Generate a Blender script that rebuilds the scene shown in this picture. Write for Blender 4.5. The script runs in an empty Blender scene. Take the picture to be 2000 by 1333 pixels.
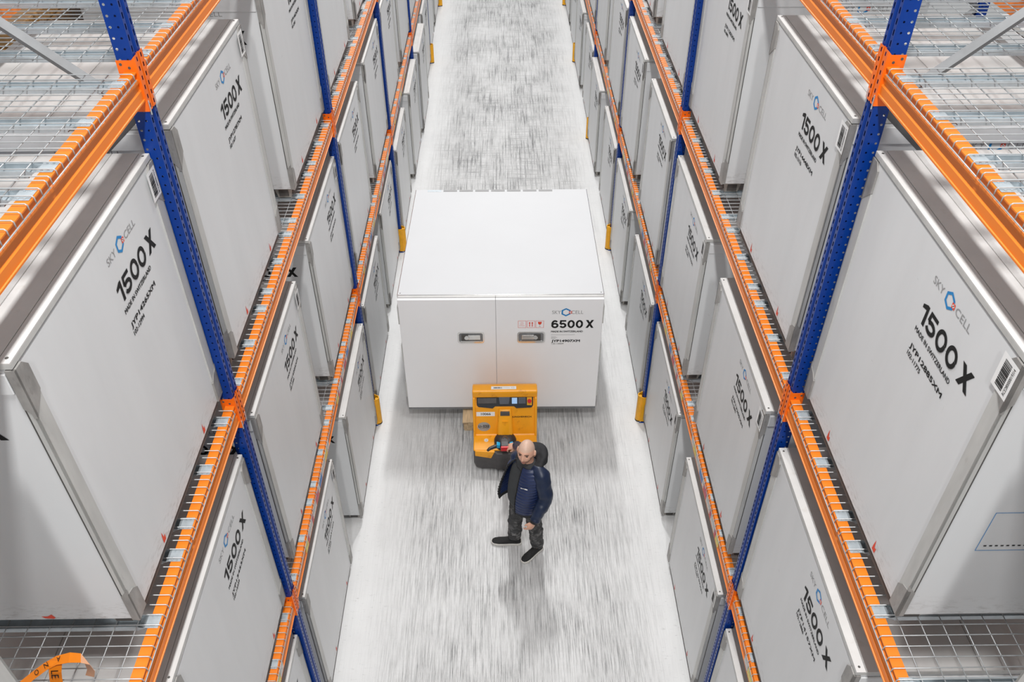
import bpy, bmesh, math, random
from mathutils import Vector, Matrix, noise
C = bpy.context.scene.collection
PI = math.pi
random.seed(7)

# ------------------------------------------------------------------ camera
HCAM = 8.04
F_PX, PITCH, YAW, ROLL = 1660.2, 0.6966, 0.0125, -0.0022
cp, sp = math.cos(PITCH), math.sin(PITCH)
fw = Vector((math.sin(YAW) * cp, math.cos(YAW) * cp, -sp))
rt = Vector((math.cos(YAW), -math.sin(YAW), 0))
up = rt.cross(fw)
r2 = rt * math.cos(ROLL) + up * math.sin(ROLL)
u2 = up * math.cos(ROLL) - rt * math.sin(ROLL)
cam_d = bpy.data.cameras.new('camera')
cam_d.sensor_width = 36.0
cam_d.lens = F_PX * 36 / 2000
cam_d.clip_end = 200
cam = bpy.data.objects.new('camera', cam_d)
cam.matrix_world = Matrix(((r2.x, u2.x, -fw.x, 0), (r2.y, u2.y, -fw.y, 0), (r2.z, u2.z, -fw.z, HCAM), (0, 0, 0, 1)))
C.objects.link(cam)
bpy.context.scene.camera = cam

# ------------------------------------------------------------------ world, lights, exposure
AMBIENT = 0.43
LAMP_W = 325.0
EXPOSURE = 0.0
world = bpy.data.worlds.new('hall')
bpy.context.scene.world = world
world.use_nodes = True
bg = world.node_tree.nodes['Background']
bg.inputs[0].default_value = (0.985, 0.995, 1.0, 1)
bg.inputs[1].default_value = AMBIENT
# one run of tube luminaires under the roof, over the middle of the aisle
for k in range(10):
    ld = bpy.data.lights.new('aisle_luminaire', 'AREA')
    ld.shape = 'RECTANGLE'
    ld.size = 0.35
    ld.size_y = 1.6
    ld.energy = LAMP_W * (1.75, 1.5, 0.62, 1.9, 1.1, 1.05)[min(k, 5)]
    ld.color = (1.0, 0.995, 0.99)
    lo = bpy.data.objects.new('aisle_luminaire', ld)
    lo.location = (0.05, -5 + k * 6.0, 12.0)
    C.objects.link(lo)
vs = bpy.context.scene.view_settings
vs.view_transform = 'Standard'
vs.look = 'None'
vs.gamma = 1
vs.exposure = EXPOSURE
vs.use_curve_mapping = False
bpy.context.scene.cycles.max_bounces = 8
bpy.context.scene.cycles.diffuse_bounces = 5


# ------------------------------------------------------------------ materials
def srgb(r, g, b):
    def f(c):
        c /= 255
        return c / 12.92 if c <= 0.04045 else ((c + 0.055) / 1.055) ** 2.4
    return (f(r), f(g), f(b))


def link(nt, a, b):
    nt.links.new(a, b)


def mathn(nt, op, a, b=None, c=None, clamp=False):
    n = nt.nodes.new('ShaderNodeMath')
    n.operation = op
    n.use_clamp = clamp
    for i, v in enumerate((a, b, c)):
        if v is None:
            continue
        if isinstance(v, (int, float)):
            n.inputs[i].default_value = v
        else:
            link(nt, v, n.inputs[i])
    return n.outputs[0]


def noisen(nt, vec, scale, detail=4, rough=0.55):
    n = nt.nodes.new('ShaderNodeTexNoise')
    n.inputs['Scale'].default_value = scale
    n.inputs['Detail'].default_value = detail
    n.inputs['Roughness'].default_value = rough
    link(nt, vec, n.inputs['Vector'])
    return n.outputs['Fac']


def rampn(nt, fac, a, b):
    n = nt.nodes.new('ShaderNodeMapRange')
    n.inputs['From Min'].default_value = a
    n.inputs['From Max'].default_value = b
    link(nt, fac, n.inputs['Value'])
    return n.outputs[0]


def mixc(nt, fac, a, b):
    n = nt.nodes.new('ShaderNodeMix')
    n.data_type = 'RGBA'
    if isinstance(fac, (int, float)):
        n.inputs[0].default_value = fac
    else:
        link(nt, fac, n.inputs[0])
    for i, v in ((6, a), (7, b)):
        if isinstance(v, tuple):
            n.inputs[i].default_value = (*v[:3], 1)
        else:
            link(nt, v, n.inputs[i])
    return n.outputs[2]


def coords(nt, scale=(1, 1, 1), rnd=True):
    tc = nt.nodes.new('ShaderNodeTexCoord')
    mp = nt.nodes.new('ShaderNodeMapping')
    mp.inputs['Scale'].default_value = scale
    link(nt, tc.outputs['Object'], mp.inputs['Vector'])
    if rnd:
        oi = nt.nodes.new('ShaderNodeObjectInfo')
        cx = nt.nodes.new('ShaderNodeCombineXYZ')
        m = mathn(nt, 'MULTIPLY', oi.outputs['Random'], 37.0)
        for i in range(3):
            link(nt, m, cx.inputs[i])
        link(nt, cx.outputs[0], mp.inputs['Location'])
    return mp.outputs[0]


def mat(name, rgb, rough=0.5, metal=0.0, var=0.12, vscale=9.0, stretch=(1, 1, 1), bump=0.0, dirt=None, dirt_amt=0.0,
        dirt_scale=14.0, dirt_lo=0.62, spec=0.5, wear=False):
    m = bpy.data.materials.new(name)
    m.use_nodes = True
    nt = m.node_tree
    b = nt.nodes['Principled BSDF']
    v = coords(nt, stretch)
    n = noisen(nt, v, vscale)
    lo = tuple(max(0, c * (1 - var)) for c in rgb)
    hi = tuple(min(1, c * (1 + var * 0.6)) for c in rgb)
    col = mixc(nt, rampn(nt, n, 0.3, 0.7), lo, hi)
    if dirt:
        d = noisen(nt, v, dirt_scale, 8, 0.7)
        f = mathn(nt, 'MULTIPLY', rampn(nt, d, dirt_lo, dirt_lo + 0.14), dirt_amt, clamp=True)
        col = mixc(nt, f, col, dirt)
    if wear:      # sparse scuffs, and grime along the bottom edge
        d = noisen(nt, coords(nt, (3.0, 3.0, 9.0)), 2.6, 9, 0.75)
        f = mathn(nt, 'MULTIPLY', rampn(nt, d, 0.685, 0.74), 0.6, clamp=True)
        col = mixc(nt, f, col, (0.16, 0.15, 0.14))
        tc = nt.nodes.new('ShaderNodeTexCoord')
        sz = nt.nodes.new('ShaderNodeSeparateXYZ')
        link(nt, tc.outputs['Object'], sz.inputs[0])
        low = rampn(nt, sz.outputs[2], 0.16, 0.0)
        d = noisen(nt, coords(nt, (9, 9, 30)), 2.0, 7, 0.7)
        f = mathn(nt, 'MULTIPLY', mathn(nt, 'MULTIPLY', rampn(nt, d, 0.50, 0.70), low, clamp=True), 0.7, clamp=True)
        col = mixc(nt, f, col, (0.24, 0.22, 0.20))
    link(nt, col, b.inputs['Base Color'])
    b.inputs['Roughness'].default_value = rough
    b.inputs['Metallic'].default_value = metal
    b.inputs['Specular IOR Level'].default_value = spec
    if bump:
        bn = nt.nodes.new('ShaderNodeBump')
        bn.inputs['Strength'].default_value = bump
        bn.inputs['Distance'].default_value = 0.01
        link(nt, noisen(nt, v, vscale * 6, 3), bn.inputs['Height'])
        link(nt, bn.outputs[0], b.inputs['Normal'])
    return m


M = {}
M['white'] = mat('white_composite_panel', (0.685, 0.695, 0.70), 0.4, wear=True, var=0.035, vscale=2.0, stretch=(1, 2.5, 0.5),
                 dirt=(0.42, 0.40, 0.38), dirt_amt=0.35, dirt_scale=5.0, dirt_lo=0.66)
M['lid'] = mat('dimmed_white_lid_sheet', (0.60, 0.59, 0.575), 0.5, var=0.07, vscale=5.0, dirt=(0.50, 0.47, 0.43), dirt_amt=0.6,
               dirt_scale=11.0, dirt_lo=0.58)  # lid white painted darker and warmer to offset the strong light from above
M['bigwhite'] = mat('white_container_panel', (0.90, 0.90, 0.905), 0.35, var=0.015, vscale=1.5)
M['roof'] = mat('dimmed_white_roof_sheet', (0.575, 0.58, 0.59), 0.6, var=0.015, vscale=1.5)  # darker copy of the container white, holds down the brightly lit top
M['alu'] = mat('scuffed_aluminium', (0.56, 0.56, 0.54), 0.5, metal=0.2, var=0.12, vscale=12, stretch=(1, 1, 0.25),
               dirt=(0.28, 0.26, 0.24), dirt_amt=0.45, dirt_scale=16, dirt_lo=0.6)
M['cap'] = mat('scuffed_corner_plate', (0.34, 0.33, 0.315), 0.5, metal=0.2, var=0.25, vscale=16, stretch=(1, 1, 0.5),
               dirt=(0.15, 0.14, 0.13), dirt_amt=0.5, dirt_scale=20, dirt_lo=0.58)
M['core'] = mat('dark_gasket_and_shade', (0.08, 0.075, 0.07), 0.7)  # gasket colour, also used for the painted shade line under the containers
M['foot'] = mat('grey_plastic_foot', (0.36, 0.34, 0.31), 0.6, var=0.2)
M['black'] = mat('black_print', (0.014, 0.014, 0.014), 0.6, var=0.05, spec=0.2)
M['blueprint'] = mat('blue_print', srgb(20, 130, 195), 0.5, var=0.03)
M['redprint'] = mat('red_print', srgb(225, 70, 40), 0.5, var=0.05)
M['paper'] = mat('white_paper', (0.82, 0.82, 0.81), 0.6, var=0.03)
M['greyprint'] = mat('grey_print', (0.30, 0.30, 0.30), 0.6, var=0.05)
M['orange'] = mat('orange_powder_coat', srgb(234, 126, 34), 0.36, var=0.07, vscale=4, stretch=(1, 0.3, 1))
M['conn'] = mat('orange_red_powder_coat', srgb(244, 110, 14), 0.4, var=0.06)
M['blue'] = mat('blue_powder_coat', srgb(4, 54, 136), 0.3, var=0.12, vscale=6, stretch=(1, 1, 0.4), spec=0.35)
M['zinc'] = mat('galvanised_steel', (0.50, 0.55, 0.58), 0.38, metal=0.35, var=0.14, vscale=18)
M['wire'] = mat('galvanised_wire', (0.42, 0.435, 0.44), 0.4, metal=0.35, var=0.1, vscale=30)
M['zincdark'] = mat('galvanised_brace', (0.22, 0.225, 0.23), 0.55, metal=0.1, var=0.15, vscale=10)
M['yellow'] = mat('yellow_guard_plastic', srgb(238, 170, 12), 0.4, var=0.12, vscale=12, dirt=(0.25, 0.15, 0.02), dirt_amt=0.5, dirt_scale=20)
M['rubber'] = mat('black_rubber', (0.02, 0.02, 0.02), 0.7)
M['truck'] = mat('yellow_truck_paint', srgb(246, 166, 22), 0.35, var=0.06, vscale=5, dirt=srgb(170, 95, 10), dirt_amt=0.7, dirt_scale=8, dirt_lo=0.58)
M['truckdk'] = mat('dark_grey_cast', (0.075, 0.07, 0.07), 0.5, var=0.2, vscale=12)
M['plastic'] = mat('black_plastic', (0.022, 0.024, 0.028), 0.35, var=0.1)
M['screenoff'] = mat('grey_display', (0.10, 0.11, 0.13), 0.2, var=0.05)
M['red'] = mat('red_button', srgb(205, 22, 30), 0.35, var=0.05)
M['cyan'] = mat('cyan_switch', srgb(30, 160, 205), 0.4, var=0.05)
M['wood'] = mat('pale_pallet_wood', srgb(205, 178, 140), 0.7, var=0.25, vscale=8, stretch=(6, 0.6, 3), bump=0.2)
M['chrome'] = mat('polished_chrome', (0.75, 0.74, 0.72), 0.15, metal=1.0, var=0.05)
M['carton'] = mat('brown_carton', srgb(150, 112, 70), 0.7, var=0.2)
M['film'] = mat('brown_film_wrap', srgb(140, 105, 62), 0.18, var=0.35, vscale=9, stretch=(1, 4, 1), bump=0.6)
M['strap'] = mat('orange_strap_tape', srgb(245, 135, 18), 0.35, var=0.05)
M['strapback'] = mat('pale_strap_back', srgb(235, 175, 135), 0.4, var=0.05)
for nm, c in dict(lab_y=(232, 214, 120), lab_g=(120, 170, 110), lab_r=(205, 95, 110), lab_b=(95, 140, 200), lab_w=(215, 210, 205)).items():
    M[nm] = mat('sticker_' + nm, srgb(*c), 0.5, var=0.25, vscale=60)
sc = bpy.data.materials.new('lit_display')
sc.use_nodes = True
sb = sc.node_tree.nodes['Principled BSDF']
sb.inputs['Base Color'].default_value = (0.3, 0.5, 0.8, 1)
sb.inputs['Emission Color'].default_value = (0.55, 0.75, 1.0, 1)
sb.inputs['Emission Strength'].default_value = 0.2
M['screen'] = sc


def floor_material():
    m = bpy.data.materials.new('worn_concrete')
    m.use_nodes = True
    nt = m.node_tree
    b = nt.nodes['Principled BSDF']
    v1 = coords(nt, (32, 0.9, 1), False)
    v2 = coords(nt, (1.1, 30, 1), False)
    v3 = coords(nt, (0.8, 0.55, 1), False)
    tc = nt.nodes.new('ShaderNodeTexCoord')
    sx = nt.nodes.new('ShaderNodeSeparateXYZ')
    link(nt, tc.outputs['Object'], sx.inputs[0])
    x, y = sx.outputs[0], sx.outputs[1]
    ax = mathn(nt, 'ABSOLUTE', mathn(nt, 'SUBTRACT', x, 0.12))
    lane = rampn(nt, ax, 1.60, 1.0)                     # 1 in the driven lane, 0 along the racks
    a1 = noisen(nt, v1, 1.0, 12, 0.80)
    a2 = noisen(nt, coords(nt, (88, 2.3, 1), False), 1.0, 10, 0.76)                      # scrubbed streaks along the aisle
    c = noisen(nt, v2, 1.0, 12, 0.80)                      # streaks across
    p = noisen(nt, v3, 1.6, 4, 0.6)                       # large worn patches
    far = rampn(nt, y, 6.0, 14.0)
    a = mathn(nt, 'ADD', mathn(nt, 'MULTIPLY', a1, mathn(nt, 'ADD', mathn(nt, 'MULTIPLY', far, 0.65), 0.25)), mathn(nt, 'MULTIPLY', a2, mathn(nt, 'SUBTRACT', 0.75, mathn(nt, 'MULTIPLY', far, 0.65))))
    sa = mathn(nt, 'MULTIPLY', rampn(nt, a, 0.46, 0.63), 1.0, clamp=True)
    scx = mathn(nt, 'MULTIPLY', rampn(nt, c, 0.46, 0.74), mathn(nt, 'ADD', mathn(nt, 'MULTIPLY', far, 0.75), 0.25), clamp=True)
    st = mathn(nt, 'MAXIMUM', sa, scx)
    patch = rampn(nt, p, 0.30, 0.66)
    w = mathn(nt, 'ADD', mathn(nt, 'MULTIPLY', lane, mathn(nt, 'ADD', mathn(nt, 'MULTIPLY', patch, 0.80), 0.34)), 0.10)
    f = mathn(nt, 'MULTIPLY', st, w, clamp=True)
    tr = noisen(nt, coords(nt, (15, 0.10, 1), False), 1.0, 3, 0.6)      # long wheel tracks
    tone = mathn(nt, 'ADD', mathn(nt, 'MULTIPLY', patch, 0.13), mathn(nt, 'ADD', mathn(nt, 'MULTIPLY', far, 0.10), 0.03))
    tone = mathn(nt, 'ADD', tone, mathn(nt, 'MULTIPLY', rampn(nt, tr, 0.56, 0.72), 0.10))
    f = mathn(nt, 'ADD', f, mathn(nt, 'MULTIPLY', lane, tone), clamp=True)
    # black scuff marks near the racks
    s = noisen(nt, coords(nt, (5, 18, 1), False), 2.4, 8, 0.75)
    edge = rampn(nt, ax, 1.0, 1.6)
    f2 = mathn(nt, 'MULTIPLY', mathn(nt, 'MULTIPLY', rampn(nt, s, 0.58, 0.70), edge), 0.5, clamp=True)
    base = mixc(nt, noisen(nt, coords(nt, (1, 1, 1), False), 3.0, 5), (0.62, 0.62, 0.615), (0.71, 0.71, 0.705))
    col = mixc(nt, f, base, (0.12, 0.12, 0.12))
    col = mixc(nt, f2, col, (0.16, 0.155, 0.15))
    link(nt, col, b.inputs['Base Color'])
    rr = mathn(nt, 'ADD', mathn(nt, 'MULTIPLY', a, 0.25), 0.32)
    link(nt, rr, b.inputs['Roughness'])
    return m


# ------------------------------------------------------------------ mesh helper
class MB:
    def __init__(s, sx=1):
        s.v, s.f, s.m, s.sx = [], [], [], sx

    def add(s, vs, fs, mi=0):
        o = len(s.v)
        s.v += [(p[0] * s.sx, p[1], p[2]) for p in vs]
        for q in fs:
            q = [o + i for i in q]
            s.f.append(q[::-1] if s.sx < 0 else q)
            s.m.append(mi)
        return s

    def box(s, x0, x1, y0, y1, z0, z1, mi=0):
        vs = [(x, y, z) for x in (x0, x1) for y in (y0, y1) for z in (z0, z1)]
        return s.add(vs, [(0, 1, 3, 2), (4, 6, 7, 5), (0, 4, 5, 1), (2, 3, 7, 6), (0, 2, 6, 4), (1, 5, 7, 3)], mi)

    def prism(s, poly, axis, a, b, mi=0):
        # poly: 2d points in the two other axes (x: (y,z), y: (x,z), z: (x,y))
        def P(q, t):
            return (t, q[0], q[1]) if axis == 'x' else (q[0], t, q[1]) if axis == 'y' else (q[0], q[1], t)
        n = len(poly)
        vs = [P(q, a) for q in poly] + [P(q, b) for q in poly]
        fs = [tuple(range(n))[::-1], tuple(range(n, 2 * n))] + [(i, (i + 1) % n, n + (i + 1) % n, n + i) for i in range(n)]
        return s.add(vs, fs, mi)

    def tube(s, path, r, n=6, mi=0, cap=True, flat=1.0, upv=None):
        path = [Vector(p) for p in path]
        k = len(path)
        rs = r if isinstance(r, (list, tuple)) else [r] * k
        vs, prev = [], None
        for i in range(k):
            d = (path[min(i + 1, k - 1)] - path[max(i - 1, 0)]).normalized()
            if prev is None:
                ref = Vector(upv) if upv else (Vector((0, 0, 1)) if abs(d.z) < 0.9 else Vector((0, 1, 0)))
                a = (ref - d * ref.dot(d)).normalized()
            else:
                a = (prev - d * prev.dot(d)).normalized()
            prev = a
            b = d.cross(a)
            for j in range(n):
                t = 2 * PI * (j + 0.5) / n
                vs.append(path[i] + (a * math.cos(t) * flat + b * math.sin(t)) * rs[i])
        fs = [(i * n + j, i * n + (j + 1) % n, (i + 1) * n + (j + 1) % n, (i + 1) * n + j) for i in range(k - 1) for j in range(n)]
        if cap:
            fs += [tuple(range(n))[::-1], tuple(range((k - 1) * n, k * n))]
        return s.add(vs, fs, mi)

    def cyl(s, c, r, h, axis='z', n=16, mi=0, r1=None):
        c = Vector(c)
        d = Vector((axis == 'x', axis == 'y', axis == 'z'))
        return s.tube([c, c + d * h], [r, r if r1 is None else r1], n, mi)

    def ring(s, rings, mi=0, cap=True):
        n, k = len(rings[0]), len(rings)
        vs = [p for q in rings for p in q]
        fs = [(i * n + j, i * n + (j + 1) % n, (i + 1) * n + (j + 1) % n, (i + 1) * n + j) for i in range(k - 1) for j in range(n)]
        if cap:
            fs += [tuple(range(n))[::-1], tuple(range((k - 1) * n, k * n))]
        return s.add(vs, fs, mi)

    def mesh(s, name, mats, smooth=False, fix=True):
        me = bpy.data.meshes.new(name)
        me.from_pydata([tuple(p) for p in s.v], [], s.f)
        for m in mats:
            me.materials.append(m)
        if len(mats) > 1:
            me.polygons.foreach_set('material_index', s.m)
        if fix:
            bm = bmesh.new()
            bm.from_mesh(me)
            bmesh.ops.recalc_face_normals(bm, faces=bm.faces)
            bm.to_mesh(me)
            bm.free()
        if smooth:
            me.polygons.foreach_set('use_smooth', [True] * len(me.polygons))
        me.update()
        return me


def put(name, me, parent=None, loc=(0, 0, 0), rotz=0.0, bevel=0.0, kind=None, seg=2):
    o = bpy.data.objects.new(name, me)
    C.objects.link(o)
    o.location = loc
    o.rotation_euler = (0, 0, rotz)
    if parent:
        o.parent = parent
    if bevel:
        b = o.modifiers.new('bevel', 'BEVEL')
        b.width = bevel
        b.segments = seg
        b.limit_method = 'ANGLE'
        b.angle_limit = math.radians(35)
    if kind:
        o['kind'] = kind
    return o


def thing(name, label, cat, loc=(0, 0, 0), rotz=0.0, group=None):
    o = bpy.data.objects.new(name, None)
    C.objects.link(o)
    o.location = loc
    o.rotation_euler = (0, 0, rotz)
    o.empty_display_size = 0.2
    return tag(o, label, cat, group)


def tag(o, label, cat, group=None):
    o['label'] = label
    o['category'] = cat
    if group:
        o['group'] = group
    return o


def evaluated(me, mods):
    """a mesh with modifiers applied"""
    o = bpy.data.objects.new('temporary', me)
    C.objects.link(o)
    mods(o)
    dg = bpy.context.evaluated_depsgraph_get()
    r = bpy.data.meshes.new_from_object(o.evaluated_get(dg), depsgraph=dg)
    bpy.data.objects.remove(o)
    return r


def bevelled(me, w, seg=2):
    def f(o):
        b = o.modifiers.new('b', 'BEVEL')
        b.width = w
        b.segments = seg
        b.limit_method = 'ANGLE'
        b.angle_limit = math.radians(35)
    return evaluated(me, f)


# ------------------------------------------------------------------ lettering (flat print, built as thin outlines)
_txt = {}


def text2d(body, bold=0.0):
    """triangles of a line of text, normalised to width 1 and height 1"""
    key = (body, bold)
    if key in _txt:
        return _txt[key]
    cu = bpy.data.curves.new('lettering', 'FONT')
    cu.body = body
    cu.offset = bold
    cu.resolution_u = 3
    cu.fill_mode = 'FRONT'
    o = bpy.data.objects.new('lettering', cu)
    C.objects.link(o)
    dg = bpy.context.evaluated_depsgraph_get()
    me = bpy.data.meshes.new_from_object(o.evaluated_get(dg), depsgraph=dg)
    vs = [(v.co.x, v.co.y) for v in me.vertices]
    fs = [tuple(p.vertices) for p in me.polygons]
    bpy.data.objects.remove(o)
    bpy.data.meshes.remove(me)
    x0, x1 = min(v[0] for v in vs), max(v[0] for v in vs)
    y0, y1 = min(v[1] for v in vs), max(v[1] for v in vs)
    vs = [((a - x0) / (x1 - x0), (b - y0) / (y1 - y0)) for a, b in vs]
    _txt[key] = (vs, fs)
    return _txt[key]


class Print:
    """collects flat print in a (u, v) plane, then maps it onto a surface"""
    def __init__(s):
        s.v, s.f, s.m = [], [], []

    def poly(s, pts, mi, lift=0):
        o = len(s.v)
        s.v += [(p[0], p[1], lift) for p in pts]
        s.f.append(tuple(range(o, o + len(pts))))
        s.m.append(mi)

    def rect(s, u0, u1, v0, v1, mi, lift=0):
        s.poly([(u0, v0), (u1, v0), (u1, v1), (u0, v1)], mi, lift)

    def text(s, body, u0, u1, v0, v1, mi, bold=0.0, rot=False, lift=0, heavy=0.0):
        if heavy:       # semi-bold: the same outlines, nudged
            for q in ((-1, 0), (1, 0), (0, -1), (0, 1)):
                s.text(body, u0 + q[0] * heavy, u1 + q[0] * heavy, v0 + q[1] * heavy, v1 + q[1] * heavy, mi, bold, rot, lift + 0.00015 * (2 + q[0] + 3 * q[1]))
            return
        vs, fs = text2d(body, bold)
        o = len(s.v)
        if rot:   # reads upwards
            s.v += [(u1 - b * (u1 - u0), v0 + a * (v1 - v0), lift) for a, b in vs]
        else:
            s.v += [(u0 + a * (u1 - u0), v0 + b * (v1 - v0), lift) for a, b in vs]
        s.f += [tuple(o + i for i in q) for q in fs]
        s.m += [mi] * len(fs)

    def frame(s, u0, u1, v0, v1, t, mi, lift=0):
        s.rect(u0, u1, v0, v0 + t, mi, lift)
        s.rect(u0, u1, v1 - t, v1, mi, lift)
        s.rect(u0, u0 + t, v0, v1, mi, lift)
        s.rect(u1 - t, u1, v0, v1, mi, lift)

    def mesh(s, name, mats, fn):
        """fn(u, v, lift) -> xyz"""
        me = bpy.data.meshes.new(name)
        me.from_pydata([tuple(fn(*p)) for p in s.v], [], s.f)
        for m in mats:
            me.materials.append(m)
        me.polygons.foreach_set('material_index', s.m)
        me.update()
        return me


def stroke(p, pts, w, mi, closed=False):
    """a heavy pen stroke along pts as quads with mitred joints"""
    n = len(pts)
    P = [Vector((q[0], q[1])) for q in pts]
    L, R = [], []
    for i in range(n):
        a = P[(i - 1) % n] if (closed or i > 0) else P[i]
        b = P[(i + 1) % n] if (closed or i < n - 1) else P[i]
        d1 = (P[i] - a).normalized() if (P[i] - a).length > 0 else (b - P[i]).normalized()
        d2 = (b - P[i]).normalized() if (b - P[i]).length > 0 else d1
        t = (d1 + d2).normalized()
        nn = Vector((-t.y, t.x))
        k = max(0.5, nn.dot(Vector((-d1.y, d1.x))))
        L.append(P[i] + nn * w / 2 / k)
        R.append(P[i] - nn * w / 2 / k)
    for i in range(n if closed else n - 1):
        j = (i + 1) % n
        p.poly([L[i], R[i], R[j], L[j]], mi, 0.00006 * i)


def numeral(p, ch, u0, u1, v0, v1, mi):
    W, Hh = u1 - u0, v1 - v0
    t = Hh * 0.20

    def arc(cx, cy, rx, ry, a0, a1, n=14):
        return [(cx + rx * math.cos(math.radians(a0 + (a1 - a0) * k / n)), cy + ry * math.sin(math.radians(a0 + (a1 - a0) * k / n))) for k in range(n + 1)]
    cx, cy = (u0 + u1) / 2, (v0 + v1) / 2
    rx, ry = W / 2 - t / 2, Hh / 2 - t / 2
    if ch == '0':
        stroke(p, arc(cx, cy, rx, ry, 0, 360, 28)[:-1], t, mi, True)
    elif ch == '1':
        p.poly([(u1 - t * 1.15, v0), (u1, v0), (u1, v1), (u1 - t * 0.95, v1)], mi)
        p.poly([(u1 - t * 0.95, v1), (u0, v1 - Hh * 0.16), (u0, v1 - Hh * 0.34), (u1 - t * 1.0, v1 - Hh * 0.26)], mi)
    elif ch == '5':
        r5 = Hh * 0.33 - t / 2
        b = arc(cx - W * 0.02, v0 + Hh * 0.33, rx * 1.04, r5, 150, -160, 18)
        stroke(p, [(u1 - W * 0.06, v1 - t / 2), (u0 + W * 0.19, v1 - t / 2), (u0 + W * 0.11, v0 + Hh * 0.50), b[0]][:3], t * 0.95, mi)
        stroke(p, b, t, mi)
    elif ch == '6':
        r6 = Hh * 0.33 - t / 2
        stroke(p, arc(cx, v0 + Hh * 0.33, rx, r6, 0, 360, 24)[:-1], t, mi, True)
        stroke(p, arc(cx, cy, rx, ry, 40, 185, 14) , t, mi)
    elif ch == 'X':
        d = W * 0.30
        p.poly([(u0, v0), (u0 + d, v0), (u1, v1), (u1 - d, v1)], mi)
        p.poly([(u1 - d, v0), (u1, v0), (u0 + d, v1), (u0, v1)], mi, 0.0002)


def model_number(p, tx, u0, u1, v0, v1):
    """tx like '1500X', heavy extended figures between u0 and u1"""
    wd = {'1': 0.62, '0': 1.0, '5': 0.95, '6': 1.0, 'X': 1.12}
    gap = {c: 0.16 for c in wd}
    tot = sum(wd[c] for c in tx) + 0.14 * (len(tx) - 1) + 0.22
    k = (u1 - u0) / tot
    u = u0
    for c in tx:
        if c == 'X':
            u += 0.22 * k
        numeral(p, c, u, u + wd[c] * k, v0, v1, 0)
        u += (wd[c] + 0.14) * k


PM = [M['black'], M['blueprint'], M['redprint'], M['paper'], M['greyprint']]


def hexring(p, cu, cv, R, w, mi):
    pts = [(cu + R * math.cos(PI / 2 + k * PI / 3), cv + R * math.sin(PI / 2 + k * PI / 3)) for k in range(6)]
    ins = [(cu + (R - w) * math.cos(PI / 2 + k * PI / 3), cv + (R - w) * math.sin(PI / 2 + k * PI / 3)) for k in range(6)]
    for k in range(6):
        if k == 4:      # the gap where the small red cross sits is bridged by a shorter side
            pass
        p.poly([pts[k], pts[(k + 1) % 6], ins[(k + 1) % 6], ins[k]], mi)


def logo(p, u0, u1, v, R):
    """SKY (hexagon with red cross) CELL between u0 and u1, v = middle"""
    w = u1 - u0
    cu = u0 + w * 0.445
    h = R * 0.42
    p.text('SKY', u0, u0 + w * 0.28, v - h, v + h, 4, 0.0)
    hexring(p, cu, v, R, R * 0.34, 1)
    c = (cu + R * 0.86, v - R * 0.02)
    q = R * 0.30
    p.rect(c[0] - q, c[0] + q, c[1] - q, c[1] + q, 2, 0.0004)
    p.rect(c[0] - q * 0.7, c[0] + q * 0.7, c[1] - q * 0.24, c[1] + q * 0.24, 3, 0.0008)
    p.rect(c[0] - q * 0.24, c[0] + q * 0.24, c[1] - q * 0.7, c[1] + q * 0.7, 3, 0.0008)
    p.text('CELL', u0 + w * 0.62, u1, v - h, v + h, 4, 0.0)


# ------------------------------------------------------------------ floor
fm = floor_material()
fb = MB().box(-9, 9, -8, 46, -0.2, 0.0)
fl = put('floor', fb.mesh('floor', [fm]))
fl['kind'] = 'structure'

# ------------------------------------------------------------------ racks
XL, XR = -1.685, 1.796            # aisle faces of the racks
Y0, BAY = 3.896, 4.069            # first upright, bay pitch
Z1, Z2, Z3 = 2.03, 4.178, 6.333   # underside of the beams of the three levels
BH, BD = 0.14, 0.062              # beam height and depth
RD = 1.2                          # rack depth
UH = 7.7


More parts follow.
